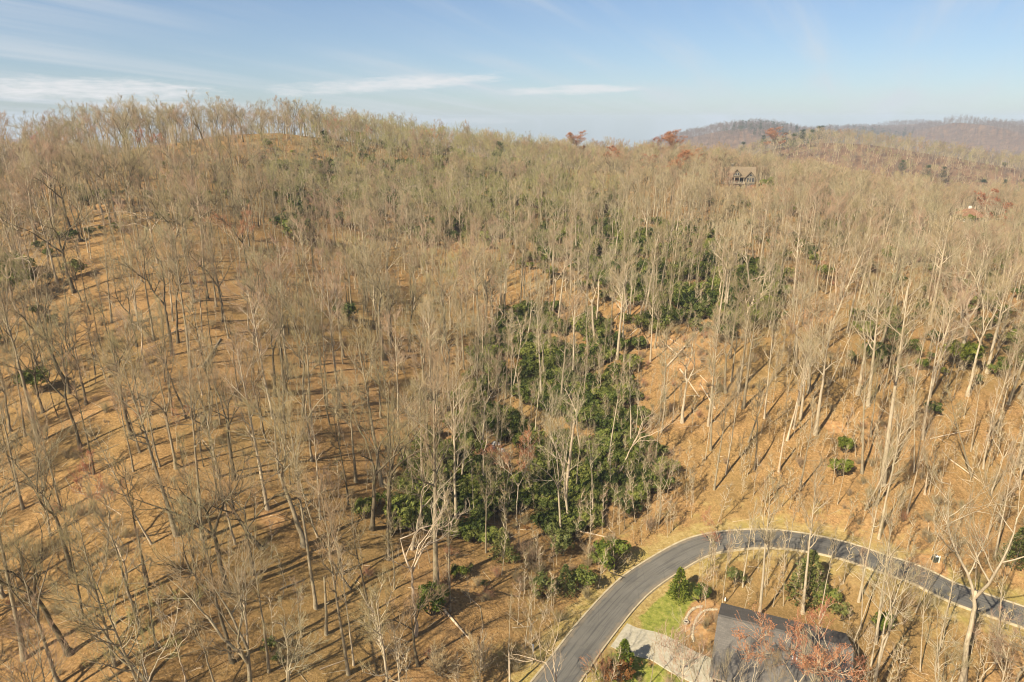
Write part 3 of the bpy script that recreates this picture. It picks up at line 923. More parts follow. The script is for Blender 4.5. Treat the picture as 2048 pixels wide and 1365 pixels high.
def make_pine(name, seed, h=22.0, mat=None, bark=None):
    rng = np.random.default_rng(seed)
    G, F = Geo(), Geo()
    P = np.column_stack([np.cumsum(rng.normal(0, .12, 9)), np.cumsum(rng.normal(0, .12, 9)), np.linspace(-.8, h * .97, 9)])[None]
    G.tubes(P, (np.linspace(1, .2, 9) * .28)[None], 7)
    k = 34
    t = np.sort(rng.uniform(.22, .98, k)); az = np.arange(k) * 2.4 + rng.normal(0, .3, k)
    p, tg, _ = sample_on(P, np.ones((1, 9)), np.zeros(k, int), t)
    D = np.column_stack([np.cos(az), np.sin(az), .15 + .5 * (t - .22)])
    L = h * .20 * (1.1 - t) / .78 * rng.uniform(.6, 1.3, k) + .8
    B = grow(rng, p, D, L, 4, .12, .04)
    RB = np.full((k, 1), .06) * np.linspace(1, .3, 5)[None]
    G.tubes(B, RB, 4)
    n = 2600
    wh = rng.integers(0, k, n); tt = rng.uniform(.3, 1.05, n)
    q, tg, _ = sample_on(B, RB, wh, tt)
    q = q + rng.normal(0, 1, (n, 3)) * np.array([.7, .7, .7])
    N = unit(tg + rng.normal(0, .8, (n, 3)) + np.array([0, 0, .3]))
    leaf_quads(F, rng, q, N, unit(rng.normal(0, 1, (n, 3))), rng.uniform(.35, .75, n), rng.uniform(.06, .13, n))
    return G.mesh(name + '_trunk', [bark]), F.mesh(name + '_foliage', [mat])

SHR = {}
for i in range(4):
    SHR[f'rhodo{i}'] = make_shrub(f'rhodo{i}', 40 + i, w=2.0 + .25 * i, h=2.6 + .35 * i, whorls=430, leaf=.23, mat=M_RHODO, bark=M_BARK_DARK)
for i in range(3):
    SHR[f'laurel{i}'] = make_shrub(f'laurel{i}', 60 + i, w=1.6, h=2.6, whorls=300, leaf=.17, mat=M_LAUREL, bark=M_BARK_DARK)
for i in range(2):
    SHR[f'yew{i}'] = make_shrub(f'yew{i}', 70 + i, w=1.4, h=2.2, whorls=420, leaf=.17, mat=M_CEDAR, bark=M_BARK_DARK)
SHR['dry0'] = make_shrub('dry0', 80, w=1.6, h=1.6, whorls=170, leaf=.16, mat=M_BROWNLEAF, bark=M_BARK_GREY)
for i in range(2):
    SHR[f'cedar{i}'] = make_conifer(f'cedar{i}', 50 + i, h=4.0, w=1.15, mat=M_CEDAR, bark=M_BARK_DARK)
SHR['hemlock0'] = make_conifer('hemlock0', 55, h=4.5, w=1.6, sprays=1300, mat=M_LAUREL, bark=M_BARK_DARK, leaf=.3)
PINE = [make_pine(f'pine{i}', 90 + i, 22.0, M_PINE, M_BARK_DARK) for i in range(2)]

def brush_mesh():
    """a bare many stemmed bush"""
    rng = np.random.default_rng(5)
    G = Geo()
    k = 26
    az = rng.uniform(0, 6.28, k); sp = rng.uniform(.1, .8, k)
    D = np.column_stack([np.cos(az) * np.sin(sp), np.sin(az) * np.sin(sp), np.cos(sp)])
    L = rng.uniform(1.6, 3.0, k)
    B = grow(rng, np.column_stack([rng.normal(0, .2, k), rng.normal(0, .2, k), np.full(k, -.2)]), D, L, 4, .12, .08)
    RB = np.full((k, 1), .03) * np.linspace(1, .4, 5)[None]
    G.tubes(B, RB, 4)
    o, d, L2, rr, _ = offshoots(rng, B, RB, L, 6, .25, (.3, .9), (.3, .6), .6)
    B2 = grow(rng, o, d, L2, 3, .15, .08)
    R2 = np.clip(rr, .012, .03)[:, None] * np.linspace(1, .4, 4)[None]
    G.tubes(B2, R2, 3, 1, False)
    o, d, L3, rr, _ = offshoots(rng, B2, R2, L2, 5, .2, (.3, .9), (.4, .8), .6)
    G.spikes(o, d, np.clip(L3, .2, .9), np.full(len(o), .009), 1)
    return G
BR = brush_mesh()
BRUSH_GREY = BR.mesh('bare_bush', [M_BARK_GREY, M_TWIG_TAN])
BRUSH_RED = BR.mesh('red_bush', [M_BARK_GREY, M_TWIG_RED])

# ------------------------------------------------------------------ placing trees
USED = {}
def put_tree(key, name, base, height, axis=(0, 0, 1), spin=0.0, fat=1.0, bark=None, twig=None, label=None, cat='tree', group=None, part2='crown'):
    """one tree: an Empty at the foot > trunk, crown"""
    tm, cms = VAR[key]['meshes'][0], VAR[key]['meshes'][1:]
    s = height / VAR[key]['H']
    o = bpy.data.objects.new(name, None)
    COL.objects.link(o)
    o.empty_display_size = 0.5
    q = Vector((0, 0, 1)).rotation_difference(Vector(axis)) @ Quaternion((0, 0, 1), spin)
    o.rotation_mode = 'QUATERNION'
    o.rotation_quaternion = q
    o.location = base
    o.scale = (s * fat, s * fat, s)
    o['label'] = label; o['category'] = cat
    if group: o['group'] = group
    a = link('trunk', tm, o); cs = [link(part2, cm, o) for cm in cms]
    USED.setdefault(key, (a, *cs))
    for ob, mats in [(a, (bark,))] + [(c, (bark, twig)) for c in cs]:
        for k, m in enumerate(mats):
            if m is not None and k < len(ob.material_slots):
                ob.material_slots[k].link = 'OBJECT'; ob.material_slots[k].material = m
    return o

def fit(bpx, tpx, ymove=0.0):
    """foot on the ground and the way to the top, from the photograph"""
    b = on_ground(*bpx)
    t = at_depth(tpx[0], tpx[1], b[1] + ymove)
    return b, t - b

# foot, top, shape, stoutness, bark, label
P_, G_, D_, W_ = M_BARK_PALE, M_BARK_GREY, M_BARK_DARK, M_DEAD
HERO = [
 ((465,1324),(385,1000),'wide0',1.0,D_,'dark thick-trunked tree with steep forked limbs near the bottom of the west slope'),
 ((537,1346),(490,1060),'slim1',1.25,G_,'grey tree with a kinked trunk right beside the dark thick-trunked tree'),
 ((631,1218),(575,820),'tall1',.95,G_,'tall grey tree with whitish upper limbs on the lower west slope'),
 ((535,1020),(478,690),'tall3',1.0,P_,'straight pale trunk standing on a patch of bare orange soil'),
 ((523,1098),(395,925),'wide3',1.25,D_,'dark leaning tree with a broad arching crown bent over the slope'),
 ((118,1372),(5,1085),'wide1',1.0,G_,'mossy grey tree leaning out of the lower west corner'),
 ((296,1368),(130,1170),'wide4',.9,G_,'grey tree leaning strongly uphill at the bottom edge of the slope'),
 ((373,1368),(335,1185),'bone0',.8,W_,'tree with crooked whitish branches at the bottom edge of the slope'),
 ((102,1074),(72,850),'slim0',1.2,G_,'slim grey trunk low on the west slope near the photo edge'),
 ((282,1266),(215,985),'wide2',.75,G_,'lean tree with a red-tinged top above the bottom edge'),
 ((603,1276),(588,1160),'slim2',1.6,G_,'short stout tree with a bushy head beside a long shadow'),
 ((51,875),(28,690),'slim3',1.3,G_,'upright grey trunk near the west edge halfway down the slope'),
 ((268,944),(225,735),'slim0',1.3,G_,'straight grey trunk beside dark shadow stripes on the west slope'),
 ((388,605),(360,385),'wide1',1.05,G_,'thick grey tree with elbowed limbs on the upper west slope'),
 ((352,553),(322,375),'tall2',.9,G_,'tall tree just behind the elbowed grey tree on the upper slope'),
 ((77,655),(66,440),'bone1',.8,P_,'pale tree with a forked head beside the dark evergreens at the west edge'),
 ((373,836),(305,640),'wide2',.8,D_,'dark forked trunk leaning back among the shadow stripes'),
 ((345,832),(318,600),'tall0',.9,G_,'tall twin to the dark forked trunk among shadow stripes'),
 ((872,1176),(866,760),'tall4',1.15,G_,'tallest straight grey trunk standing above a bright green bush'),
 ((830,1277),(822,930),'bone0',1.05,W_,'pale forked tree with spreading white limbs below the thicket'),
 ((764,973),(712,640),'tall2',1.1,G_,'pale-grey tree with a fan-shaped crown on the west rim of the ravine'),
 ((912,1048),(900,735),'tall0',1.1,P_,'straight pale trunk rising through the lower thicket'),
 ((923,962),(945,760),'wide3',.7,P_,'slimmer pale trunk behind the straight one in the thicket'),
 ((1227,964),(1330,780),'bone1',.9,W_,'whitish tree leaning east out of the dark thicket'),
 ((1185,1041),(1178,850),'wide4',.6,P_,'pale tree with a bent fork at the foot of the thicket'),
 ((1012,797),(1022,640),'slim1',1.2,P_,'thin pale trunk at the dark head of the thicket'),
 ((1024,795),(1050,630),'slim3',1.1,P_,'leaning pale trunk paired with a thin one in the thicket'),
 ((1164,810),(1180,660),'slim2',1.2,G_,'brownish trunk among the glossy bushes of the ravine'),
 ((1214,934),(1248,700),'slim0',1.0,P_,'long thin pale stem on the east side of the thicket'),
 ((861,819),(858,600),'tall1',1.0,P_,'pale trunk with curved limbs west of the dark thicket'),
 ((1301,724),(1312,520),'tall3',.8,P_,'white straight trunk beside the fallen timber'),
 ((1764,970),(1822,560),'tall4',1.05,P_,'big pale trunk with a long shadow on the open east slope'),
 ((1935,792),(1990,560),'wide1',1.0,P_,'stout pale tree with a wide fork beside yellow-green bushes'),
 ((1574,882),(1620,690),'wide2',.85,W_,'whitish tree with limbs sweeping to one side over open ground'),
 ((1452,950),(1490,720),'tall0',.8,P_,'pale trunk at the east rim of the ravine floor'),
 ((1509,940),(1522,760),'slim2',1.3,D_,'dark bare trunk in the open clearing'),
 ((1844,880),(1890,600),'tall2',.95,P_,'tall pale trunk just uphill of the big pale one'),
 ((1981,988),(2040,800),'bone0',.75,P_,'pale tree leaning toward the east edge of the clearing'),
 ((1942,953),(1890,780),'slim1',1.5,G_,'grey tree tilting west against its neighbours in the clearing'),
 ((1966,940),(2000,770),'slim3',1.2,P_,'thin crooked pale stem in the east clearing'),
 ((1529,838),(1552,600),'tall1',.8,P_,'tall thin pale trunk above the open clearing'),
 ((1922,1368),(1985,930),'wide0',1.15,P_,'massive pale trunk rising past the road at the bottom of the photo'),
 ((1604,1228),(1632,930),'tall3',.95,P_,'pale tree with white limbs between the roof and the road bend'),
 ((1444,1214),(1460,1060),'slim0',.9,P_,'thin white stem at the corner of the dark roof'),
 ((1751,1287),(1790,980),'tall4',.8,P_,'straight pale trunk just east of the dark roof'),
 ((1529,1174),(1545,1040),'slim1',.8,P_,'thin pale stem inside the road bend'),
 ((1638,1236),(1672,1060),'slim3',.9,P_,'thin pale trunk by the evergreen inside the road bend'),
 ((1722,1260),(1732,1080),'slim0',1.2,P_,'pale trunk with a twin beside the roof end'),
 ((1388,1372),(1345,1225),'bone1',.7,P_,'open-branched tree whose limbs cross the driveway'),
 ((1300,1372),(1316,1262),'slim2',1.2,G_,'small grey tree at the foot of the drive'),
 ((1990,1330),(2010,1090),'tall2',.75,P_,'pale trunk beside the massive one near the road end'),
 ((1840,1345),(1850,1130),'tall0',.75,P_,'pale trunk downhill of the road end'),
 ((1800,1372),(1760,1230),'bone0',.85,W_,'pale crooked tree with tangled limbs at the bottom edge'),
 ((1950,1240),(1962,1040),'slim1',1.1,P_,'pale stem standing beside the far end of the road'),
 ((1050,1300),(1066,1150),'slim0',.9,P_,'pale stem by the dry grass bank west of the road'),
 ((1018,1310),(1022,1190),'slim3',.9,P_,'short pale stem at the edge of the grass bank'),
 ((1130,1480),(1085,1215),'bone1',.85,W_,'dead-looking white tree with bare twisting limbs at the bottom edge of the road'),
 ((1500,1490),(1470,1255),'bone0',.8,P_,'pale branching tree in front of the west end of the dark roof'),
 ((1640,1500),(1625,1285),'wide4',.6,P_,'pale tree crown in front of the middle of the dark roof'),
 ((1735,1470),(1745,1250),'bone1',.7,P_,'tangled pale tree in front of the east end of the dark roof'),
 ((1420,1500),(1380,1290),'wide2',.7,P_,'branchy tree at the lower end of the driveway'),
 ((1690,1520),(1672,1300),'bone1',.7,P_,'pale branching crown before the roof beside the red-budded maple'),
 ((1460,1530),(1445,1310),'wide2',.6,P_,'low pale crown at the bottom edge where roof meets driveway'),
 ((1860,1480),(1880,1230),'wide4',.7,P_,'branchy pale tree at the bottom edge east of the roof'),
 ((1560,1520),(1540,1300),'wide1',.6,G_,'grey bushy-headed tree at the bottom edge before the roof'),
 ((788,1180),(783,1030),'slim2',1.3,G_,'mottled grey stem on the slope below the ravine rim'),
]
MAPLES = [
 ((1034,1045),(1038,890),'maple0','red-budded maple at the lower end of the dark thicket'),
 ((215,1110),(222,935),'maple1','red-tinged maple on the lower west slope'),
 ((480,560),(478,430),'maple0','red-budded maple halfway up the west slope'),
 ((355,900),(350,815),'maple1','small reddish maple among the shadow stripes'),
 ((1600,1480),(1588,1235),'maple0','red-budded maple in front of the dark shingled roof'),
 ((1680,1490),(1665,1270),'maple1','red-budded maple before the east end of the dark roof'),
 ((1350,350),(1345,285),'maple0','orange-red maple on the skyline west of the hill house'),
 ((1362,390),(1360,325),'maple1','orange-red maple below the skyline west of the hill house'),
 ((1510,425),(1512,385),'maple1','red maple directly below the hill house'),
 ((1560,440),(1568,392),'maple0','red maple downhill and east of the hill house'),
 ((1150,345),(1150,285),'maple0','orange maple on the middle ridge'),
 ((815,455),(812,405),'maple1','small orange maple high on the green slope'),
 ((300,340),(298,245),'maple0','pinkish maple on the west skyline'),
 ((90,345),(88,255),'maple1','pinkish maple near the west end of the skyline'),
 ((870,320),(868,245),'maple0','reddish maple where the skyline dips'),
 ((1930,470),(1990,420),'maple1','orange-red maple beside the east house'),
 ((1330,345),(1328,292),'maple1','orange-red maple west of its twin on the skyline'),
 ((1385,372),(1384,318),'maple0','large orange-red maple nearest the hill house on its west'),
 ((1300,372),(1300,325),'maple0','reddish maple on the bench below the middle ridge'),
 ((1395,410),(1394,362),'maple1','dull red maple downhill and west of the hill house'),
 ((730,310),(728,240),'maple1','pinkish maple on the middle of the skyline hump'),
 ((660,300),(660,225),'maple0','dull pink maple on the top of the hill'),
 ((1230,360),(1230,310),'maple1','orange maple on the ridge between middle and hill house'),
 ((530,640),(530,540),'maple1','faint red maple on the red spur'),
 ((1440,1095),(1425,1030),'maple1','low red-budded maple just above the road bend'),
 ((1545,330),(1548,275),'maple0','orange maple on the ridge above the hill house'),
]
SNAGS = [
 ((653,1272),(648,1150),'snag0',1.0,G_,'grey branchless snag on the lower west slope'),
 ((402,903),(397,862),'snag1',1.5,D_,'short broken dark snag with a toppled limb beside it'),
 ((1128,1032),(1150,830),'snag0',.75,W_,'tall broken pale snag rising from the dark thicket'),
 ((1849,990),(1855,942),'snag1',1.6,W_,'short pale snag casting a shadow in the east clearing'),
 ((1557,945),(1568,862),'snag1',1.1,W_,'pale snag with a broken top in the open clearing'),
 ((1855,1073),(1858,1045),'snag0',1.6,W_,'low orange-pale snag above the road'),
 ((1192,660),(1198,560),'snag0',.8,W_,'bleached snag at the upper end of the ravine'),
 ((1020,1385),(1016,1300),'snag1',1.0,W_,'pale broken pole near the bottom edge west of the road'),
]
for (b, t, key, lab) in [((1662,262),(1662,246),'hill0',"tallest bare tree on the rounded hill's crest"), ((1700,272),(1700,257),'hill1',"bare tree just east of the rounded hill's crest"), ((1742,286),(1742,270),'hill2',"bare tree on the rounded hill's east shoulder")]:
    base, ax = fit(b, t)
    put_tree(key, 'bare_tree', base, np.clip(np.linalg.norm(ax), 9, 20), (0, 0, 1), random.uniform(0, 6.28), 1.0, None, None, lab, 'tree', 'bare trees on the hillside')
# tree_spots fills in the rest; boundaries follow the woodland types of the hill
hero_xy = []
for (b, t, key, fat, bark, lab) in HERO:
    base, ax = fit(b, t)
    put_tree(key, 'bare_tree', base, np.linalg.norm(ax) * 1.04, ax, random.uniform(0, 6.28), fat * (.74 if b[1] > 1190 and b[0] > 1000 else .82), bark, None, lab, 'tree', 'bare trees on the hillside')
    hero_xy.append(base)
for (b, t, key, lab) in MAPLES:
    base, ax = fit(b, t)
    up = b[1] < 480 and b[0] > 1100
    wsky = b[1] < 480 and b[0] < 900
    if up: key = 'maple2' if key == 'maple0' else 'maple3'
    put_tree(key, 'red_maple', base, np.linalg.norm(ax) * (1.25 if up else (.85 if wsky else 1.05)), ax, random.uniform(0, 6.28), 1.9 if up else 1.0, None, None, lab, 'tree', 'red budded maples')
    hero_xy.append(base)
for (b, t, key, fat, bark, lab) in SNAGS:
    base, ax = fit(b, t)
    put_tree(key, 'dead_snag', base, np.linalg.norm(ax), ax, random.uniform(0, 6.28), fat, bark, None, lab, 'dead tree', 'broken dead trunks', 'broken_limb')
    hero_xy.append(base)
hero_xy = np.array(hero_xy)

THICKET_A = [(960,720),(1010,640),(1100,615),(1200,650),(1255,700),(1265,800),(1320,880),(1335,960),(1300,1005),(1200,1055),(1090,1085),(980,1095),(790,1055),(760,990),(830,870),(920,820)]
THICKET_B = [(1040,525),(1100,465),(1230,450),(1400,480),(1570,560),(1570,640),(1480,680),(1400,655),(1280,680),(1220,600),(1130,560)]
UPPER_GREEN = [(500,310),(760,280),(1000,300),(1260,420),(1200,480),(950,500),(700,470),(540,430)]
RIGHT_GREEN = [(1700,600),(2060,590),(2060,770),(1900,780),(1740,740)]
CLEARING = [(1340,860),(1480,830),(1720,800),(2060,830),(2060,1010),(1850,1020),(1600,1010),(1400,1010)]
LOGS_GAP = [(1210,640),(1330,610),(1440,700),(1420,800),(1340,810),(1240,740)]
OPEN_WEST = [(0,520),(250,430),(520,420),(640,470),(700,560),(760,700),(780,900),(700,1000),(820,1100),(1000,1150),(1100,1200),(1040,1380),(-60,1400),(-60,560)]
RED_SPUR = [(560,620),(700,540),(860,560),(1000,600),(940,800),(820,860),(760,980),(640,1000),(620,780)]

def zone(pts2, poly):
    return inside_px(poly, pts2)

def tree_spots():
    """jittered woodland: x, y and zone-dependent density"""
    cell = 4.7
    xs = np.arange(-330, 480, cell); ys = np.arange(34, 560, cell)
    X, Y = np.meshgrid(xs, ys)
    X = X.ravel() + RNG.uniform(-.48, .48, X.size) * cell
    Y = Y.ravel() + RNG.uniform(-.48, .48, Y.size) * cell
    Z = ground_z(X, Y)
    P3 = np.column_stack([X, Y, Z])
    px, dep = project(P3)
    keep = (dep > 20) & (px[:, 0] > -420) & (px[:, 0] < 2350)
    P3, px = P3[keep], px[keep]
    dens = np.full(len(P3), 0.50)
    ry = px[:, 1]
    dens[ry < 500] = 0.74
    dens[zone(px, OPEN_WEST)] = 0.46
    dens[zone(px, RED_SPUR)] = 0.42
    dens[zone(px, CLEARING)] = 0.36
    dens[zone(px, LOGS_GAP)] = 0.10
    dens[zone(px, THICKET_A)] = 0.38
    dens[zone(px, THICKET_B)] = 0.50
    dens[(px[:, 0] > 1050) & (px[:, 1] > 1010)] = 0.27
    dens[(px[:, 0] > 1560) & (px[:, 1] > 960)] = 0.58
    dens[(px[:, 0] > 900) & (px[:, 0] < 1340) & (px[:, 1] > 1060)] = 0.20
    sky = (ry < 375) & (px[:, 0] < 620)
    dens[sky] = 0.45
    dens[P3[:, 1] > 450] = 0.5
    dens[(ry < 355) & (px[:, 0] < 420) & (P3[:, 1] > 300)] = 0.24
    u = RNG.uniform(0, 1, len(P3))
    ok = u < dens
    d, _ = path_distance(P3[:, 0], P3[:, 1], ROAD)
    ok &= d > 4.2 + RNG.uniform(0, 3, len(P3))
    d, _ = path_distance(P3[:, 0], P3[:, 1], DRIVE)
    ok &= d > 4.2
    ok &= ~inside_px(LAWN, P3[:, :2])
    ok &= np.hypot(P3[:, 0] - hc[0], P3[:, 1] - hc[1] + 3) > 11
    ok &= np.hypot(P3[:, 0] - UP_HOUSE[0], P3[:, 1] - UP_HOUSE[1] - 5) > 13
    ok &= ~((np.abs(P3[:, 0] - UP_HOUSE[0] * P3[:, 1] / UP_HOUSE[1]) < 9) & (P3[:, 1] < UP_HOUSE[1]) & (P3[:, 1] > UP_HOUSE[1] - 24))
    ok &= np.hypot(P3[:, 0] - EAST_HOUSE[0], P3[:, 1] - EAST_HOUSE[1] - 5) > 10
    # keep clear of the trees already standing
    dd, di = path_distance(P3[:, 0], P3[:, 1], hero_xy)
    ok &= dd > np.where(hero_xy[di, 1] > 230, 5.5, 3.4)
    return P3[ok], px[ok]
SP, SPX = tree_spots()

def choose(P3, px):
    n = len(P3)
    key, hgt, fat = [], np.empty(n), np.empty(n)
    west = zone(px, OPEN_WEST)
    thick = zone(px, THICKET_A) | zone(px, THICKET_B)
    clear = zone(px, CLEARING)
    green = zone(px, UPPER_GREEN)
    for i in range(n):
        u = random.random()
        grn = green[i]
        if px[i, 1] < 420:        # ridge woods: broad oaks
            k = random.choice(['wide0','wide1','wide2','wide3','wide4','tall1','wide7','wide7','tall5','wide1','wide5'] if not grn else ['wide5','wide6','wide5','wide6','wide1','wide4','wide7','tall2']) if u < .9 else random.choice(['slim0','slim3'])
        elif grn:
            k = random.choice(['wide5','wide6','wide6','wide1','wide4','tall1','tall2','slim0'])
        elif clear[i] or thick[i]:
            k = random.choice(['tall0','tall3','slim1','slim0','slim3','tall4','slim4','slim4','wide2'])
        elif west[i]:
            k = random.choice(['tall0','tall2','wide0','wide1','wide3','slim0','slim2','slim3','slim1','slim5','slim5','slim2','tall5'])
        elif px[i, 0] > 1000:
            k = random.choice(['tall0','tall1','tall3','tall4','tall5','wide1','wide2','wide7','wide4','slim0','slim1','slim3','slim4','slim4'])
        else:
            k = random.choice(['tall0','tall1','tall2','tall5','wide1','wide2','wide3','wide4','wide6','wide7','slim0','slim1','slim3'])
        if u > .97 and px[i, 1] > 400: k = random.choice(['bone0', 'bone1'])
        h = VAR[k]['H'] * random.uniform(.55, .97)
        if px[i, 1] < 600 and px[i, 0] > 500: h = VAR[k]['H'] * random.uniform(.46, .78)
        if px[i, 1] < 420: h = VAR[k]['H'] * random.uniform(.42, .70)
        if px[i, 1] < 345 and px[i, 0] < 1050: h = VAR[k]['H'] * (random.uniform(.55, .88) if px[i, 0] < 430 else random.uniform(.42, .70))
        key.append(k); hgt[i] = h; fat[i] = random.uniform(.8, 1.15)
    return np.array(key), hgt, fat
KEY, HGT, FAT = choose(SP, SPX)
def see_over(x0, x1, limit_py, ymax, share):
    """woods in front of a house stay below its foot"""
    for i in range(len(SP)):
        if x0 < SPX[i, 0] < x1 and SP[i, 1] < ymax and random.random() < share:
            t = at_depth(SPX[i, 0], limit_py, SP[i, 1])
            HGT[i] = min(HGT[i], t[2] - SP[i, 2])
see_over(1425, 1540, 372, UP_HOUSE[1] + 3, .92)
see_over(1880, 2000, 444, EAST_HOUSE[1] + 3, .85)
tall_enough = HGT > 7
SP, SPX, KEY, HGT, FAT = SP[tall_enough], SPX[tall_enough], KEY[tall_enough], HGT[tall_enough], FAT[tall_enough]
lean_x = RNG.normal(0, .045, len(SP)); lean_y = RNG.normal(-.02, .045, len(SP))
big = RNG.uniform(0, 1, len(SP)) < .10
lean_x[big] *= 3.2; lean_y[big] *= 3.0
SPIN = RNG.uniform(0, 6.28, len(SP))
AX = unit(np.column_stack([lean_x, lean_y, np.ones(len(SP))]))
top_px, dep = project(SP + AX * HGT[:, None])
foot_px, _ = project(SP)
inframe = (np.maximum(foot_px[:, 1], top_px[:, 1]) > 0) & (top_px[:, 1] < 1340) & (foot_px[:, 0] > 10) & (foot_px[:, 0] < 2038) & (foot_px[:, 1] < 1420)
size = np.hypot(*(foot_px - top_px).T) * np.where(inframe, 1, 0)
N_BIG = 297 - len(HERO)
order = np.argsort(-size)
BIG = order[:N_BIG]
REST = order[N_BIG:]

# every shape of tree stands at least once by itself, so that the mass can share it
BIG, REST = list(BIG), list(REST)
for k in sorted(set(KEY[REST]) - set(KEY[BIG]) - set(USED)):
    i = next(q for q in REST if KEY[q] == k)
    j = next(q for q in reversed(BIG) if list(KEY[BIG]).count(KEY[q]) > 1)
    BIG.remove(j); REST.remove(i); BIG.append(i); REST.append(j)
# ---- words for the individual trees: look first, then what they stand by
MARKS = [('the pale forked tree', 830, 1277), ('the tallest grey trunk', 872, 1176), ('the dark leaning tree', 523, 1098), ("the trunk on orange soil", 535, 1020),
         ('the dark thick-trunked tree', 465, 1324), ("the east clearing's big trunk", 1764, 970), ('the stout forked pale tree', 1935, 792), ('the whitish sweeping tree', 1574, 882),
         ('the massive pale trunk', 1922, 1368), ('the dark shingled roof', 1560, 1240), ('the road bend', 1500, 1080), ('the far end of the road', 1960, 1205), ('the fallen timber', 1340, 710),
         ("the thicket's upper end", 1060, 650), ("the thicket's foot", 1110, 1060), ('the elbowed grey tree', 388, 605), ('the short broken dark snag', 402, 903),
         ('the west edge halfway down', 20, 800), ('the lower west corner', 40, 1300), ('the bright green bush', 865, 1215), ('the upper evergreen thicket', 1350, 580), ('the fan-crowned ravine tree', 764, 973),
         ('the red-tinged slope maple', 215, 1110), ('the east edge of the photo', 2030, 720), ('the grass bank', 1120, 1290)]
ORD = ['first', 'second', 'third', 'fourth', 'fifth', 'sixth', 'seventh', 'eighth', 'ninth', 'tenth', 'eleventh', 'twelfth', 'thirteenth', 'fourteenth', 'fifteenth', 'sixteenth', 'seventeenth', 'eighteenth', 'nineteenth', 'twentieth']
BARKS = {'pale': M_BARK_PALE, 'grey': M_BARK_GREY, 'dark': M_BARK_DARK, 'whitish': M_DEAD}
def own_tone(k):
    m = VAR[k]['meshes'][0].materials[0]
    return {M_BARK_PALE: 'pale', M_BARK_GREY: 'grey', M_BARK_DARK: 'dark', M_DEAD: 'whitish'}[m]

def describe(items, noun, ordered=True):
    """items: (pixel, shape, tone, lean) each; a label for each, told apart by look, then by side of and nearness to a landmark"""
    rows = []
    for (px, shape, tone, lean) in items:
        dist, nm, mx, my = min((math.hypot(px[0] - x, px[1] - y), nm, x, y) for nm, x, y in MARKS)
        dx, dy = px[0] - mx, px[1] - my
        ns = 'uphill' if dy < 0 else 'downhill'
        ew = 'east' if dx > 0 else 'west'
        if abs(dx) > 2.2 * abs(dy): where = f'{ew} of'
        elif abs(dy) > 2.2 * abs(dx): where = f'{ns} of'
        else: where = f'{ns} and {ew} of'
        rows.append((f'{lean}{tone} {shape} {noun}'.replace('  ', ' '), f'{where} {nm}', dist))
    by = {}
    for i, (look, where, dist) in enumerate(rows):
        by.setdefault((look, where), []).append((dist, i))
    out = [None] * len(rows)
    for (look, where), v in by.items():
        v.sort()
        for k, (dist, i) in enumerate(v):
            nth = '' if len(v) == 1 or not ordered else ('nearest ' if k == 0 else ORD[min(k, 19)] + ' nearest ')
            out[i] = f'{nth}{look} {where}'
    return out

SHAPE = {'tall': 'tall', 'wide': 'forked', 'slim': 'slender', 'bone': 'crooked'}
rows = []
for i in BIG:
    k = str(KEY[i])
    tone = own_tone(k)
    bark = None
    if foot_px[i, 0] > 1000 and random.random() < .55 and tone != 'whitish':
        tone = 'pale'; bark = M_BARK_PALE
    ldx = (top_px[i, 0] - foot_px[i, 0]) / max(1, abs(top_px[i, 1] - foot_px[i, 1]))
    lean = 'west-leaning ' if ldx < -.30 else ('east-leaning ' if ldx > .30 else '')
    if foot_px[i, 1] > 880 and foot_px[i, 0] > 900: FAT[i] *= .76
    rows.append((i, k, bark, (foot_px[i], SHAPE[k[:4]], tone, lean)))
for (i, k, bark, _), lab in zip(rows, describe([r_[3] for r_ in rows], 'tree')):
    put_tree(k, 'bare_tree', SP[i], HGT[i], AX[i], SPIN[i], FAT[i], bark, None, lab, 'tree', 'bare trees on the hillside')

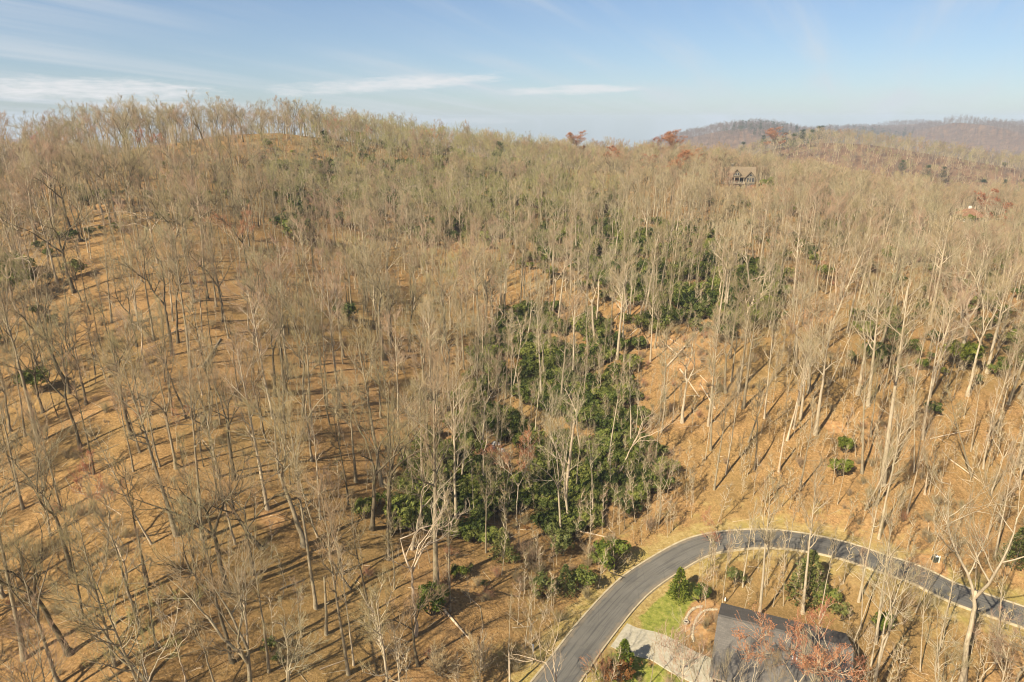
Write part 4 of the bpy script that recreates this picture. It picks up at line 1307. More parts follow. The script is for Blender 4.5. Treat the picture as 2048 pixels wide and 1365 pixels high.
# ------------------------------------------------------------------ masses: points that carry shared shapes
def mass(name, items, P, which, scale, axes, spin, label, kind='stuff', stretch=None):
    """items: list of tuples of scene objects whose meshes are carried together; one stuff object"""
    n = len(P)
    me = bpy.data.meshes.new(name)
    me.vertices.add(n)
    me.vertices.foreach_set('co', np.asarray(P, np.float32).ravel())
    eul = np.empty((n, 3), np.float32)
    for i in range(n):
        q = Vector((0, 0, 1)).rotation_difference(Vector(axes[i])) @ Quaternion((0, 0, 1), float(spin[i]))
        eul[i] = q.to_euler()
    a = me.attributes.new('turn', 'FLOAT_VECTOR', 'POINT'); a.data.foreach_set('vector', eul.ravel())
    a = me.attributes.new('size', 'FLOAT', 'POINT'); a.data.foreach_set('value', np.asarray(scale, np.float32))
    a = me.attributes.new('which', 'INT', 'POINT'); a.data.foreach_set('value', np.asarray(which, np.int32))
    o = link(name, me, kind=kind, label=label)
    ng = bpy.data.node_groups.new(name, 'GeometryNodeTree')
    ng.interface.new_socket('Geometry', in_out='INPUT', socket_type='NodeSocketGeometry')
    ng.interface.new_socket('Geometry', in_out='OUTPUT', socket_type='NodeSocketGeometry')
    N, L = ng.nodes, ng.links
    gi = N.new('NodeGroupInput'); go = N.new('NodeGroupOutput')
    def named(nm, typ):
        x = N.new('GeometryNodeInputNamedAttribute'); x.data_type = typ; x.inputs['Name'].default_value = nm
        return [s for s in x.outputs if s.name == 'Attribute' and s.enabled][0]
    turn, sz, wh = named('turn', 'FLOAT_VECTOR'), named('size', 'FLOAT'), named('which', 'INT')
    e2r = N.new('FunctionNodeEulerToRotation'); L.new(turn, e2r.inputs[0])
    jo = N.new('GeometryNodeJoinGeometry')
    for v, obs in enumerate(items):
        jj = N.new('GeometryNodeJoinGeometry')
        for ob in obs:
            oi = N.new('GeometryNodeObjectInfo'); oi.transform_space = 'ORIGINAL'; oi.inputs['Object'].default_value = ob
            L.new(oi.outputs['Geometry'], jj.inputs[0])
        g2 = N.new('GeometryNodeGeometryToInstance'); L.new(jj.outputs[0], g2.inputs[0])
        cm = N.new('FunctionNodeCompare'); cm.data_type = 'INT'; cm.operation = 'EQUAL'
        ins = [s for s in cm.inputs if s.enabled]
        L.new(wh, ins[0]); ins[1].default_value = v
        ip = N.new('GeometryNodeInstanceOnPoints')
        L.new(gi.outputs[0], ip.inputs['Points']); L.new(cm.outputs[0], ip.inputs['Selection'])
        L.new(g2.outputs[0], ip.inputs['Instance']); L.new(e2r.outputs[0], ip.inputs['Rotation']); L.new(sz, ip.inputs['Scale'])
        L.new(ip.outputs[0], jo.inputs[0])
    L.new(jo.outputs[0], go.inputs[0])
    md = o.modifiers.new('spread', 'NODES'); md.node_group = ng
    return o

keys = sorted(k for k in USED if k[:4] in ('tall', 'wide', 'slim', 'bone'))
kidx = {k: i for i, k in enumerate(keys)}
rest = [i for i in REST if str(KEY[i]) in kidx]
mass('hillside_woods', [USED[k] for k in keys], SP[rest], [kidx[str(KEY[i])] for i in rest],
     [HGT[i] / VAR[str(KEY[i])]['H'] for i in rest], AX[rest], SPIN[rest], 'bare deciduous woods covering the upper hill and ridge')
print('individual', len(HERO) + len(BIG), 'in mass', len(rest))

# ------------------------------------------------------------------ far woods
def far_woods(name, x0, x1, y0, y1, cell, label, smin, smax, cond, pxpad=120, ks=None):
    xs = np.arange(x0, x1, cell); ys = np.arange(y0, y1, cell)
    X, Y = np.meshgrid(xs, ys); X = X.ravel(); Y = Y.ravel()
    X = X + RNG.uniform(-.5, .5, X.size) * cell; Y = Y + RNG.uniform(-.5, .5, Y.size) * cell
    P3 = np.column_stack([X, Y, ground_z(X, Y)])
    px, dep = project(P3)
    ok = (px[:, 0] > -pxpad) & (px[:, 0] < 2048 + pxpad) & cond(P3, px)
    P3 = P3[ok]; n = len(P3)
    ks = ks or keys
    return P3, mass(name, [USED[k] for k in ks], P3, RNG.integers(0, len(ks), n), RNG.uniform(smin, smax, n),
                unit(np.column_stack([RNG.normal(0, .05, n), RNG.normal(0, .05, n), np.ones(n)])), RNG.uniform(0, 6.28, n), label)
hill_keys = ['hill0', 'hill1', 'hill2']
mid_keys = [k for k in ['hill0', 'hill1', 'wide7', 'wide5', 'wide6', 'wide1', 'wide2', 'tall1'] if k in USED]
MP3, _ = far_woods('far_hill_woods', 60, 1250, 561, 1120, 7.6, 'bare woods covering the rounded hill behind the ridge', .36, .66, lambda p, q: q[:, 0] > 1180, ks=mid_keys)
FP3, _ = far_woods('mountain_woods', 250, 3300, 1500, 4000, 17.0, 'hazy bare woods covering the far mountains', .75, 1.2, lambda p, q: (q[:, 0] > 1180) & (p[:, 2] > -60), ks=hill_keys)
print('far', len(MP3), len(FP3))

# ------------------------------------------------------------------ evergreen bushes
SUSED = {}
def put_shrub(key, name, base, scale, spin, label, cat='bush', group=None, flat=1.0):
    st, fo = SHR[key]
    o = bpy.data.objects.new(name, None)
    COL.objects.link(o)
    o.location = base; o.rotation_euler = (0, 0, spin); o.scale = (scale, scale, scale * flat)
    o['label'] = label; o['category'] = cat
    if group: o['group'] = group
    a = link('stems', st, o); c = link('foliage', fo, o)
    SUSED.setdefault(key, (a, c))
    return o

def px_per_m(P):
    dz = P[2] - CAM_Z
    dep = P[1] * CS - dz * SN
    return FPX * P[1] / dep ** 2

SHRUB_H = {'rhodo': 3.0, 'laure': 2.6, 'yew': 2.3, 'dry': 1.7, 'cedar': 4.0, 'hemlo': 4.5}
HSHRUB = [  # foot, height in photo pixels, shape, label
 ((866,1228),62,'yew0','bright green bush at the foot of the tallest grey trunk'),
 ((1222,1140),64,'yew1','yellow-green bush on the bank west of the road'),
 ((1357,1196),56,'cedar0','pointed bright green cedar at the edge of the lawn'),
 ((1402,1203),34,'yew0','round clipped green bush beside the pointed lawn cedar'),
 ((1246,1345),62,'cedar1','large yellow-green cedar between the driveway and the road'),
 ((1005,1118),58,'hemlock0','dark conical evergreen below the thicket'),
 ((917,1160),30,'yew1','small dark green bush on the slope west of the road'),
 ((732,1035),42,'rhodo0','glossy green bush west of the thicket near the ravine rim'),
 ((822,1062),60,'rhodo2','green bush under the white limbs of the forked tree'),
 ((1115,1110),66,'laurel0','pale olive young evergreen between thicket and road'),
 ((1612,1200),90,'hemlock0','tall bushy evergreen inside the road bend'),
 ((1648,1215),40,'rhodo1','dark green bush between the tall evergreen and the roof'),
 ((1680,952),40,'yew1','round olive bush in the open east clearing'),
 ((1688,905),34,'yew0','bright green bush just uphill of the round olive bush'),
 ((1922,738),66,'yew1','tall yellow-green bush beside the stout forked pale tree'),
 ((1703,728),30,'laurel1','olive bush at the top of the east slope'),
 ((1752,735),44,'rhodo3','dark bush at the upper rim of the east slope'),
 ((1862,830),30,'rhodo0','small dark evergreen in the middle of the east slope'),
 ((600,488),62,'rhodo1','dark evergreen clump on the upper west slope'),
 ((572,470),40,'rhodo3','dark evergreen next to the clump on the upper west slope'),
 ((542,1305),30,'laurel1','small sparse green bush near the kinked grey tree'),
 ((560,1330),22,'laurel2','tiny green shrub at the bottom of the west slope'),
 ((1090,1190),44,'laurel2','olive shrub in the brushy flat below the thicket'),
 ((1130,1185),52,'hemlock0','dark small hemlock in the brushy flat below the thicket'),
 ((1160,1180),40,'rhodo2','dark bush shading the brushy flat near the road'),
 ((690,650),56,'laurel0','pale olive evergreen on the red spur'),
 ((72,790),52,'rhodo2','dark green bush at the west edge beneath leaning trunks'),
 ((14,610),80,'rhodo3','dark evergreen mass at the west edge'),
 ((30,560),60,'rhodo1','dark evergreen behind the mass at the west edge'),
 ((150,560),44,'laurel2','yellow-green bush near the pale forked west tree'),
 ((205,410),40,'rhodo0','dark evergreen in the shade of the high west slope'),
 ((160,400),34,'laurel0','olive evergreen high on the west slope'),
 ((1785,690),40,'rhodo1','dark evergreen patch on the east bench'),
 ((2030,1130),70,'hemlock0','dark evergreen at the east edge above the road'),
 ((1400,640),44,'laurel1','light green bush at the lower edge of the upper thicket'),
 ((1275,700),34,'rhodo0','green bush beside the fallen timber'),
 ((2010,330),12,'rhodo0','small evergreen by the far slope'),
 ((1940,478),26,'rhodo1','dark shrub in front of the east house'),
 ((1905,478),24,'rhodo2','dark rounded shrub at the corner of the east house'),
 ((1540,388),30,'rhodo3','dark evergreen beside the hill house'),
 ((1555,398),26,'rhodo0','green bush downhill of the hill house'),
 ((1680,1240),34,'laurel0','olive shrub on the slope behind the roof'),
 ((1760,1262),40,'yew1','yellow-green bush downhill of the road bend'),
 ((1470,1170),34,'laurel2','sparse green bush inside the road bend'),
 ((1235,1360),40,'dry0','brownish dry-leaved shrub by the cedar at the drive'),
]
shr_xy = []
for (f, hp, key, lab) in HSHRUB:
    b = on_ground(*f)
    h = hp / px_per_m(b)
    put_shrub(key, 'conifer_shrub' if key[:4] in ('ceda', 'heml') else 'evergreen_shrub', b, h / SHRUB_H[key[:5].rstrip('0123456789')], random.uniform(0, 6.28), lab)
    shr_xy.append(b)

def shrub_field(poly, cell, dens):
    ext = np.array([on_ground(*p) for p in poly])
    lo, hi = ext.min(0), ext.max(0)
    X, Y = np.meshgrid(np.arange(lo[0], hi[0], cell), np.arange(lo[1], hi[1], cell))
    X = X.ravel() + RNG.uniform(-.5, .5, X.size) * cell; Y = Y.ravel() + RNG.uniform(-.5, .5, Y.size) * cell
    ok = (RNG.uniform(0, 1, X.size) < dens)
    X, Y = X[ok], Y[ok]
    P3 = np.column_stack([X, Y, ground_z(X, Y)])
    q, _ = project(P3)
    jit = q + RNG.normal(0, 9, q.shape)
    return P3[inside_px(poly, jit)]
gaps = lambda P: np.sin(P[:, 0] / 5.3 + 1.7 * np.sin(P[:, 1] / 7.1)) * np.sin(P[:, 1] / 6.0 + 1.1 * np.sin(P[:, 0] / 8.2))
TA = shrub_field(THICKET_A, 1.8, .9); TA = TA[gaps(TA) > -.52]; TA = TA[(project(TA)[0][:, 0] > 930) | (RNG.uniform(0, 1, len(TA)) < .45)]
dL, _ = path_distance(TA[:, 0], TA[:, 1], on_ground(1035, 930)[None])
TA = TA[dL > 4.5]
TB = shrub_field(THICKET_B, 2.5, .9); TB = TB[gaps(TB) > -.60]
TC = shrub_field(UPPER_GREEN, 4.6, .62); TC = TC[(project(TC)[0][:, 1] > 335) | (RNG.uniform(0, 1, len(TC)) < .3)]
TD = shrub_field(RIGHT_GREEN, 4.0, .42)
TE = shrub_field([(-40,330),(500,330),(520,470),(330,450),(150,560),(60,700),(-40,700)], 5.0, .22)
TF = shrub_field([(880,1060),(1230,1060),(1240,1150),(1100,1230),(960,1190)], 3.6, .30)
TG = shrub_field([(1450,400),(2060,400),(2060,600),(1560,560),(1300,470)], 5.5, .34)  # understory evergreens added to make dark, shadowy gaps below the crowns
fields = [(TA, ['rhodo0','rhodo1','rhodo2','rhodo3','rhodo1','rhodo2','laurel0','laurel2','yew0'], .6, 1.5), (TB, ['rhodo0','rhodo2','rhodo3','laurel1','laurel2','yew0','yew1'], .9, 1.8), (TC, ['laurel0','laurel1','laurel2','laurel0','yew1','rhodo1'], 1.2, 2.5),
          (TD, ['laurel0','laurel2','rhodo3','yew1'], .8, 1.5), (TE, ['rhodo0','laurel1','laurel0'], .8, 1.6), (TF, ['laurel1','rhodo0','dry0'], .5, .9), (TG, ['laurel0', 'rhodo3', 'laurel2'], 1.0, 1.7)]
SPt = np.concatenate([f[0] for f in fields])
SKey = np.concatenate([[random.choice(f[1]) for _ in range(len(f[0]))] for f in fields])
SSc = np.concatenate([RNG.uniform(f[2], f[3], len(f[0])) for f in fields])
sq, _ = project(SPt)
ssize = np.array([px_per_m(p) for p in SPt]) * SSc * ((sq[:, 0] > 5) & (sq[:, 0] < 2043) & (sq[:, 1] < 1360))
so = np.argsort(-ssize)
NB = 250
MARKS += [("the red spur's olive evergreen", 690, 650), ("the middle ridge's lone evergreen", 998, 350), ('the small orange maple', 815, 455), ("the west slope's evergreen clump", 600, 488), ('the hill house', 1485, 379), ('the east house', 1945, 455), ('the propped short log', 1280, 655), ('the bleached upper snag', 1192, 660), ("the straight trunk by the logs", 1301, 724), ('the white forked tree', 830, 1277), ('the paired thicket trunks', 1018, 796), ('the brownish ravine trunk', 1164, 810), ('the east rim trunk', 1452, 950), ('the pale thicket trunk', 912, 1048), ('the bent-fork pale tree', 1185, 1041), ("the upper thicket's middle", 1440, 600), ("the upper thicket's west end", 1120, 520), ("the upper thicket's east end", 1550, 620), ("the green upper slope", 850, 400), ('the red-budded ravine maple', 1034, 1045), ("the ravine's pale rocks", 1000, 905), ("the leaning ravine tree", 1227, 964), ('the tall broken pale snag', 1128, 1032), ('the thicket heart', 1100, 800), ('the long thin pale stem', 1214, 934)]
rows = []
for i in so[:NB]:
    k = str(SKey[i])
    look = {'rhodo': 'dark green', 'laure': 'olive green', 'yew': 'yellow-green', 'dry': 'dry brown'}[k[:5].rstrip('0123456789')]
    rows.append((sq[i], '', look, 'large ' if SSc[i] > 1.15 else ('small ' if SSc[i] < .85 else '')))
for i, lab in zip(so[:NB], describe(rows, 'bush')):
    put_shrub(str(SKey[i]), 'evergreen_shrub', SPt[i], SSc[i], random.uniform(0, 6.28), lab, 'bush', 'evergreen bushes of the ravine thicket')
sr = so[NB:]
for k in SHR:            # every shape stands somewhere by itself
    assert k in SUSED or k not in SKey[sr], k
skeys = sorted(SUSED)
sk = {k: i for i, k in enumerate(skeys)}
mass('evergreen_thicket', [SUSED[k] for k in skeys], SPt[sr], [sk[str(SKey[i])] for i in sr], SSc[sr], np.tile([[0, 0, 1.]], (len(sr), 1)), RNG.uniform(0, 6.28, len(sr)), 'evergreen undergrowth filling the thicket and the upper woods')
print('shrubs', len(SPt), [len(f[0]) for f in fields])

# pines
PUSED = None
PINES = [((1637,268),18,'dark round-topped pine on the crest of the rounded hill'), ((1641,282),14,'dark pine just below the crest pine'), ((1486,296),20,'dark pine at the west foot of the rounded hill'), ((1526,286),16,'second dark pine up the west shoulder of the rounded hill'),
 ((1567,300),17,'pine in the green patch of the rounded hill'), ((1601,296),18,'tall pine in the middle of the green patch'), ((1620,296),17,'pine at the upper end of the green patch'), ((1548,302),13,'low pine at the lower end of the green patch'), ((1585,304),14,'short pine below the tall pine in the green patch'),
 ((1800,362),20,'green pine among bare crowns east of the hill house'), ((1851,372),22,'bright green pine on the east ridge'), ((1882,375),18,'small pine on the east ridge'), ((1960,402),34,'broad dark pine above the east house'), ((2004,402),26,'pine beside the broad dark one above the east house'), ((2043,400),24,'pine at the east edge above the east house'),
 ((1000,352),44,'dark evergreen standing alone among bare trees on the middle ridge'), ((990,360),30,'smaller evergreen beside the lone dark one on the middle ridge')]
for i, (f, hp, lab) in enumerate(PINES):
    b = on_ground(*f)
    h = max(19.0, hp / px_per_m(b) * 1.25) if b[1] > 500 else max(14.0, hp / px_per_m(b) * 1.5)
    tm, fm = PINE[i % 2]
    o = bpy.data.objects.new('pine_tree', None); COL.objects.link(o)
    o.location = b; o.rotation_euler = (0, 0, random.uniform(0, 6.28)); sc = h / 22.0; o.scale = (sc * 1.25, sc * 1.25, sc)
    o['label'] = lab; o['category'] = 'pine tree'; o['group'] = 'evergreen pines among the bare woods'
    a = link('trunk', tm, o); c = link('foliage', fm, o)
    if PUSED is None: PUSED = (a, c)
gp = FP3[(np.sin(FP3[:, 0] / 170) * np.sin(FP3[:, 1] / 210 + 1) > .55) & (RNG.uniform(0, 1, len(FP3)) < .6)]
mass('mountain_pines', [PUSED], gp + RNG.normal(0, 6, gp.shape) * [1, 1, 0], np.zeros(len(gp)), RNG.uniform(.7, 1.2, len(gp)), np.tile([[0, 0, 1.]], (len(gp), 1)), RNG.uniform(0, 6.28, len(gp)), 'dark pine groves on the far mountains')

# ------------------------------------------------------------------ saplings and brush
def put_sap(k, base, sc, axis, label):
    o = put_tree(k, 'sapling', base, VAR[k]['H'] * sc, axis, random.uniform(0, 6.28), 1.0, None, None, label, 'sapling', 'thin saplings near the road')
sap_sets = [([(1375,1165),(1420,1128),(1500,1115),(1530,1140),(1470,1160),(1410,1190)], 1.9, .8), ([(1290,960),(1370,950),(1400,1010),(1340,1075),(1280,1080)], 2.0, .8), ([(1000,1150),(1150,1180),(1100,1290),(1020,1290)], 2.8, .5), ([(1640,1010),(2040,1020),(2040,1140),(1760,1110),(1600,1060)], 3.6, .4)]
SAPP = np.concatenate([shrub_field(p, c, d) for p, c, d in sap_sets])
dS, _ = path_distance(SAPP[:, 0], SAPP[:, 1], ROAD); SAPP = SAPP[dS > 3.4]
sp2, _ = project(SAPP)
labs = describe([(q, '', 'thin bare', '') for q in sp2], 'sapling')
for i in range(len(SAPP)):
    put_sap(f'sap{random.randrange(3)}', SAPP[i], random.uniform(.55, 1.1), unit(np.array([random.gauss(0, .05), random.gauss(0, .05), 1.0])), labs[i])
X = RNG.uniform(-190, 300, 9000); Y = RNG.uniform(45, 330, 9000)
UP = np.column_stack([X, Y, ground_z(X, Y)]); uq, _ = project(UP)
ok = (uq[:, 0] > -80) & (uq[:, 0] < 2130) & (uq[:, 1] < 1450)
d, _ = path_distance(X, Y, ROAD); ok &= d > 4.0
d, _ = path_distance(X, Y, DRIVE); ok &= d > 4.0
ok &= ~inside_px(LAWN, UP[:, :2]) & (np.hypot(X - hc[0], Y - hc[1] + 3) > 10)
ok &= np.hypot(X - UP_HOUSE[0], Y - UP_HOUSE[1] - 5) > 12
ok &= ~(inside_px(OPEN_WEST, uq) & (RNG.uniform(0, 1, len(X)) < .72))
UP = UP[ok]; n = len(UP)
print('saplings', len(SAPP), n)
mass('sapling_growth', [USED[f'sap{i}'] for i in range(3)], UP, RNG.integers(0, 3, n), RNG.uniform(.35, 1.25, n), unit(np.column_stack([RNG.normal(0, .09, n), RNG.normal(0, .09, n), np.ones(n)])), RNG.uniform(0, 6.28, n), 'thin bare saplings growing all over the forest floor')

BUSHES = [((1205,1362),46,'r','reddish bare bush at the inner edge of the road'), ((1062,1130),40,'g','grey brushy tangle below the thicket'), ((1300,1060),30,'g','brown brush on the bank above the road'), ((1040,1110),34,'g','twiggy brown bush beside the dark conical evergreen'),
          ((960,1340),60,'g','pale bare bush at the bottom edge west of the road'), ((880,1352),54,'g','twiggy pale bush at the bottom edge below the forked tree'), ((1425,1085),26,'r','red-tinged brush above the road bend'), ((1180,1120),36,'g','brown brush beside the yellow-green bush')]
BU = []
for (f, hp, t, lab) in BUSHES:
    b = on_ground(*f); sc = hp / px_per_m(b) / 2.6
    o = link('bare_bush', BRUSH_RED if t == 'r' else BRUSH_GREY, None, None, lab, 'bush', 'leafless bushes near the road')
    o.location = b; o.scale = (sc, sc, sc * .9); o.rotation_euler = (0, 0, random.uniform(0, 6)); BU.append(o)
n = 2600
X = RNG.uniform(-120, 170, n); Y = RNG.uniform(45, 220, n)
BP = np.column_stack([X, Y, ground_z(X, Y)]); bq, _ = project(BP)
brushy = inside_px([(880,1040),(1300,1040),(1260,1150),(1000,1330),(900,1250)], bq) | inside_px([(1640,1000),(2100,1000),(2100,1150),(1700,1090)], bq) | inside_px([(1220,600),(1500,640),(1560,800),(1300,820)], bq) | inside_px([(1120,1390),(1700,1390),(1400,1300),(1200,1340)], bq)
ok = brushy | (RNG.uniform(0, 1, n) < .22)
d, _ = path_distance(X, Y, ROAD); ok &= d > 3.9
d, _ = path_distance(X, Y, DRIVE); ok &= d > 3.4
ok &= ~inside_px(LAWN, BP[:, :2]) & (np.hypot(X - hc[0], Y - hc[1] + 3) > 9)
BP = BP[ok]; n = len(BP)
mass('brush', [(BU[1],), (BU[0],)], BP, (RNG.uniform(0, 1, n) < .12).astype(int), RNG.uniform(.3, .85, n), np.tile([[0, 0, 1.]], (n, 1)), RNG.uniform(0, 6.28, n), 'low leafless brush on the forest floor')

# ------------------------------------------------------------------ fallen timber
def log_mesh(seed, L, r0, r1, mat, stubs=3, crook=.04):
    rng = np.random.default_rng(seed)
    G = Geo()
    n = 8
    P = np.column_stack([np.linspace(0, L, n), np.cumsum(rng.normal(0, crook, n)) * L * .06, np.cumsum(rng.normal(0, crook, n)) * L * .03])
    P[:, 2] += np.linspace(r0, r1, n) * .6; P[:, 1:] -= (P[0, 1:] * 1)
    P[:, 2] += r0 * .6
    Rr = np.linspace(r0, r1, n) * rng.uniform(.92, 1.08, n)
    G.tubes(P[None], Rr[None], 8)
    # close the butt end
    G.tubes(P[None, :2][:, ::-1] - [[[.02, 0, 0]]], Rr[None, :2][:, ::-1] * .98, 8)
    if stubs:
        o, d, L2, rr, _ = offshoots(rng, P[None], Rr[None], np.array([L]), stubs, .35, (.5, 1.2), (.06, .22), .45)
        d[:, 2] = np.abs(d[:, 2])
        B = grow(rng, o, d, L2, 3, .15, .02)
        G.tubes(B, np.clip(rr, .02, .1)[:, None] * np.linspace(1, .3, 4)[None], 4)
    return G.mesh('log', [mat])

LOGS = [  # from, to, radius, material, label
 ((1332,737),(1424,634),.24,W_,'long pale straight trunk lying across the clearing of fallen timber'),
 ((1260,673),(1298,637),.16,W_,'short pale log propped beside the green bushes'),
 ((1331,690),(1362,716),.20,W_,'thick pale log in the heap of fallen timber'),
 ((1310,684),(1330,697),.18,W_,'short broken log in the heap of fallen timber'),
 ((1325,672),(1362,693),.13,W_,'thin pale log at the top of the timber heap'),
 ((1340,702),(1368,723),.14,G_,'grey log at the bottom of the timber heap'),
 ((1360,742),(1398,798),.22,W_,'thick bleached log slanting downhill below the timber heap'),
 ((1400,753),(1415,767),.10,W_,'thin bleached pole near the downhill log'),
 ((1392,690),(1432,722),.13,G_,'grey log half hidden by brush east of the timber heap'),
 ((1230,640),(1256,600),.14,W_,'pale leaning log by the upper thicket'),
 ((1430,820),(1400,770),.2,W_,'bleached log lying in the open ravine floor'),
 ((406,738),(442,680),.36,G_,'thick grey fallen log pointing up the west slope'),
 ((200,742),(345,680),.13,W_,'thin pale fallen trunk across the west slope'),
 ((336,672),(362,660),.20,W_,'broken yellow stump end of the thin fallen trunk'),
 ((888,1222),(938,1282),.20,W_,'fallen trunk lying downhill beside the bright green bush'),
 ((425,915),(405,885),.10,D_,'toppled dark limb beside the broken snag'),
 ((1150,1064),(1218,1078),.16,W_,'pale fallen trunk with branches at the foot of the thicket'),
 ((1060,985),(1095,1010),.16,W_,'pale log lying below the red-budded maple'),
 ((1900,920),(1960,965),.13,W_,'thin pale pole lying in the east clearing'),
 ((1885,905),(1915,935),.10,G_,'grey broken limb lying in the east clearing'),
 ((1860,880),(1950,860),.12,W_,'curved bleached limb lying across the east slope'),
 ((1800,900),(1770,935),.12,W_,'thin log beside the big pale trunk'),
 ((560,1180),(610,1160),.12,G_,'grey limb on the ground of the lower west slope'),
 ((250,1150),(300,1120),.12,G_,'grey fallen limb near the red-tinged maple'),
 ((640,1340),(700,1320),.08,W_,'crooked bleached branch on the ground near the bottom edge'),
 ((20,560),(70,562),.20,W_,'pale log lying among the dark evergreens at the west edge'),
]
LG = []
for i, (a, b, r, m, lab) in enumerate(LOGS):
    A, B = on_ground(*a), on_ground(*b)
    v = B - A; L = float(np.linalg.norm(v))
    mid = ground_z(*(A + v * .5)[:2]) - (A + v * .5)[2]
    o = link('fallen_log', log_mesh(900 + i, L, r, r * .55, m, 3 if L > 5 else 0), None, None, lab, 'log', 'fallen trunks on the slope')
    o.location = A + np.array([0, 0, max(0, mid * .6)])
    o.rotation_mode = 'QUATERNION'
    o.rotation_quaternion = Vector(v).to_track_quat('X', 'Z')
    LG.append(o)
STICKS = []
for i, (f, L, lab) in enumerate([((520,1240), 4.0, 'bent pale stick lying near the dark thick-trunked tree'), ((700,1120), 3.5, 'pale stick lying above the forked white tree'), ((1700,1000), 4.0, 'pale stick lying at the bottom of the east clearing')]):
    o = link('fallen_branch', log_mesh(950 + i, L, .055, .02, (M_DEAD, M_BARK_PALE, M_BARK_GREY)[i], 4, .12), None, None, lab, 'branch', 'fallen branches on the forest floor')
    o.location = on_ground(*f); o.rotation_euler = (0, 0, random.uniform(0, 6)); STICKS.append(o)
n = 5200
X = RNG.uniform(-150, 230, n); Y = RNG.uniform(45, 260, n)
FPt = np.column_stack([X, Y, ground_z(X, Y) - .02]); fq, _ = project(FPt)
ok = (fq[:, 0] > -60) & (fq[:, 0] < 2100)
d, _ = path_distance(X, Y, ROAD); ok &= d > 3.5
d, _ = path_distance(X, Y, DRIVE); ok &= d > 3.4
ok &= ~inside_px(LAWN, FPt[:, :2])
FPt = FPt[ok]; n = len(FPt)
# sticks lie along the ground
gxn = (ground_z(FPt[:, 0] + 1, FPt[:, 1]) - ground_z(FPt[:, 0] - 1, FPt[:, 1])) / 2
gyn = (ground_z(FPt[:, 0], FPt[:, 1] + 1) - ground_z(FPt[:, 0], FPt[:, 1] - 1)) / 2
nrm = unit(np.column_stack([-gxn, -gyn, np.ones(n)]))
mass('fallen_branch_litter', [(s_,) for s_ in STICKS], FPt, RNG.integers(0, 3, n), RNG.uniform(.3, 1.15, n), nrm, RNG.uniform(0, 6.28, n), 'sticks and small branches strewn over the leaf litter')

# pale rocks by the water in the ravine
def rock_mesh(seed, mat):
    rng = np.random.default_rng(seed)
    bm_t = np.linspace(0, math.pi, 7)[1:-1]; ph = np.arange(9) * 2 * math.pi / 9
    V = [(0, 0, 1.0)] + [(math.sin(t) * math.cos(p), math.sin(t) * math.sin(p), math.cos(t)) for t in bm_t for p in ph] + [(0, 0, -1.0)]
    V = np.array(V) * rng.uniform(.72, 1.15, (len(V), 1)) * np.array([1, .75, .55])
    tr, qd = [], []
    for j in range(9):
        tr.append((0, 1 + j, 1 + (j + 1) % 9)); e = 1 + 4 * 9
        tr.append((len(V) - 1, e + (j + 1) % 9, e + j))
        for i in range(4):
            qd.append((1 + i * 9 + j, 1 + (i + 1) * 9 + j, 1 + (i + 1) * 9 + (j + 1) % 9, 1 + i * 9 + (j + 1) % 9))
    return mesh_np('rock', V, tr, qd, [mat], smooth=False)
M_ROCK = plain('pale_rock', (0.40, 0.36, 0.30), (0.62, 0.60, 0.55), 2.5, .85, .3, .4)
for i, (f, s_, lab) in enumerate([((992,890), 1.0, 'bluish white boulder in the gap of the dark thicket'), ((986,898), .7, 'smaller pale rock beside the bluish white boulder'), ((1003,903), .8, 'tan rock on the bare bank in the thicket'), ((1135,912), .6, 'grey rock half hidden in the thicket')]):
    o = link('boulder', rock_mesh(i, M_ROCK), None, None, lab, 'boulder'); o.location = on_ground(*f) + np.array([0, 0, .15]); o.scale = (s_,) * 3; o.rotation_euler = (0, 0, i * 1.3)

# ------------------------------------------------------------------ houses
def shingle_mat(name, a, bcol, c):
    m, T, b = new_mat(name, 0.9, 0.2)
    tc = T.node('ShaderNodeTexCoord').outputs['Object']
    br = T.node('ShaderNodeTexBrick')
    T.put(br.inputs['Vector'], T.scaled(tc, (1, 1.25, 1.25)))
    br.inputs['Scale'].default_value = 1.0
    br.inputs['Brick Width'].default_value = .5; br.inputs['Row Height'].default_value = .18; br.inputs['Mortar Size'].default_value = .012
    br.inputs['Color1'].default_value = (*a, 1); br.inputs['Color2'].default_value = (*bcol, 1); br.inputs['Mortar'].default_value = (*c, 1)
    n = T.noise(tc, .5, 4.0, .6)
    T.put(b.inputs['Base Color'], T.mix(T.math('MULTIPLY', T.step(n, .4, .7), .5), br.outputs['Color'], c))
    return m
M_SHINGLE = shingle_mat('grey_shingle', (0.150, 0.136, 0.115), (0.118, 0.107, 0.092), (0.078, 0.071, 0.062))
M_SHINGLE_TAN = shingle_mat('tan_shingle', (0.21, 0.160, 0.098), (0.17, 0.130, 0.082), (0.11, 0.085, 0.054))
M_SHINGLE_RED = shingle_mat('brown_shingle', (0.25, 0.135, 0.075), (0.21, 0.115, 0.065), (0.14, 0.080, 0.050))
M_WALL_DARK = plain('dark_siding', (0.040, 0.034, 0.026), (0.065, 0.055, 0.042), 2.0, .8, .2)
M_WALL_TAN = plain('tan_siding', (0.11, 0.092, 0.062), (0.16, 0.135, 0.092), 2.0, .8, .2)
M_WALL_PALE = plain('pale_siding', (0.62, 0.57, 0.47), (0.74, 0.70, 0.60), 2.0, .8, .2)
M_TRIM = plain('cream_trim', (0.30, 0.26, 0.19), (0.40, 0.35, 0.26), 2.0, .7, .3)
M_STONE = plain('field_stone', (0.07, 0.06, 0.048), (0.13, 0.115, 0.09), 2.2, .9, .2, .4)
M_WHITE = plain('white_paint', (0.62, 0.61, 0.57), (0.74, 0.73, 0.70), 3.0, .5, .4)
M_DECKW = plain('deck_wood', (0.15, 0.115, 0.075), (0.22, 0.17, 0.115), 2.0, .85, .2)
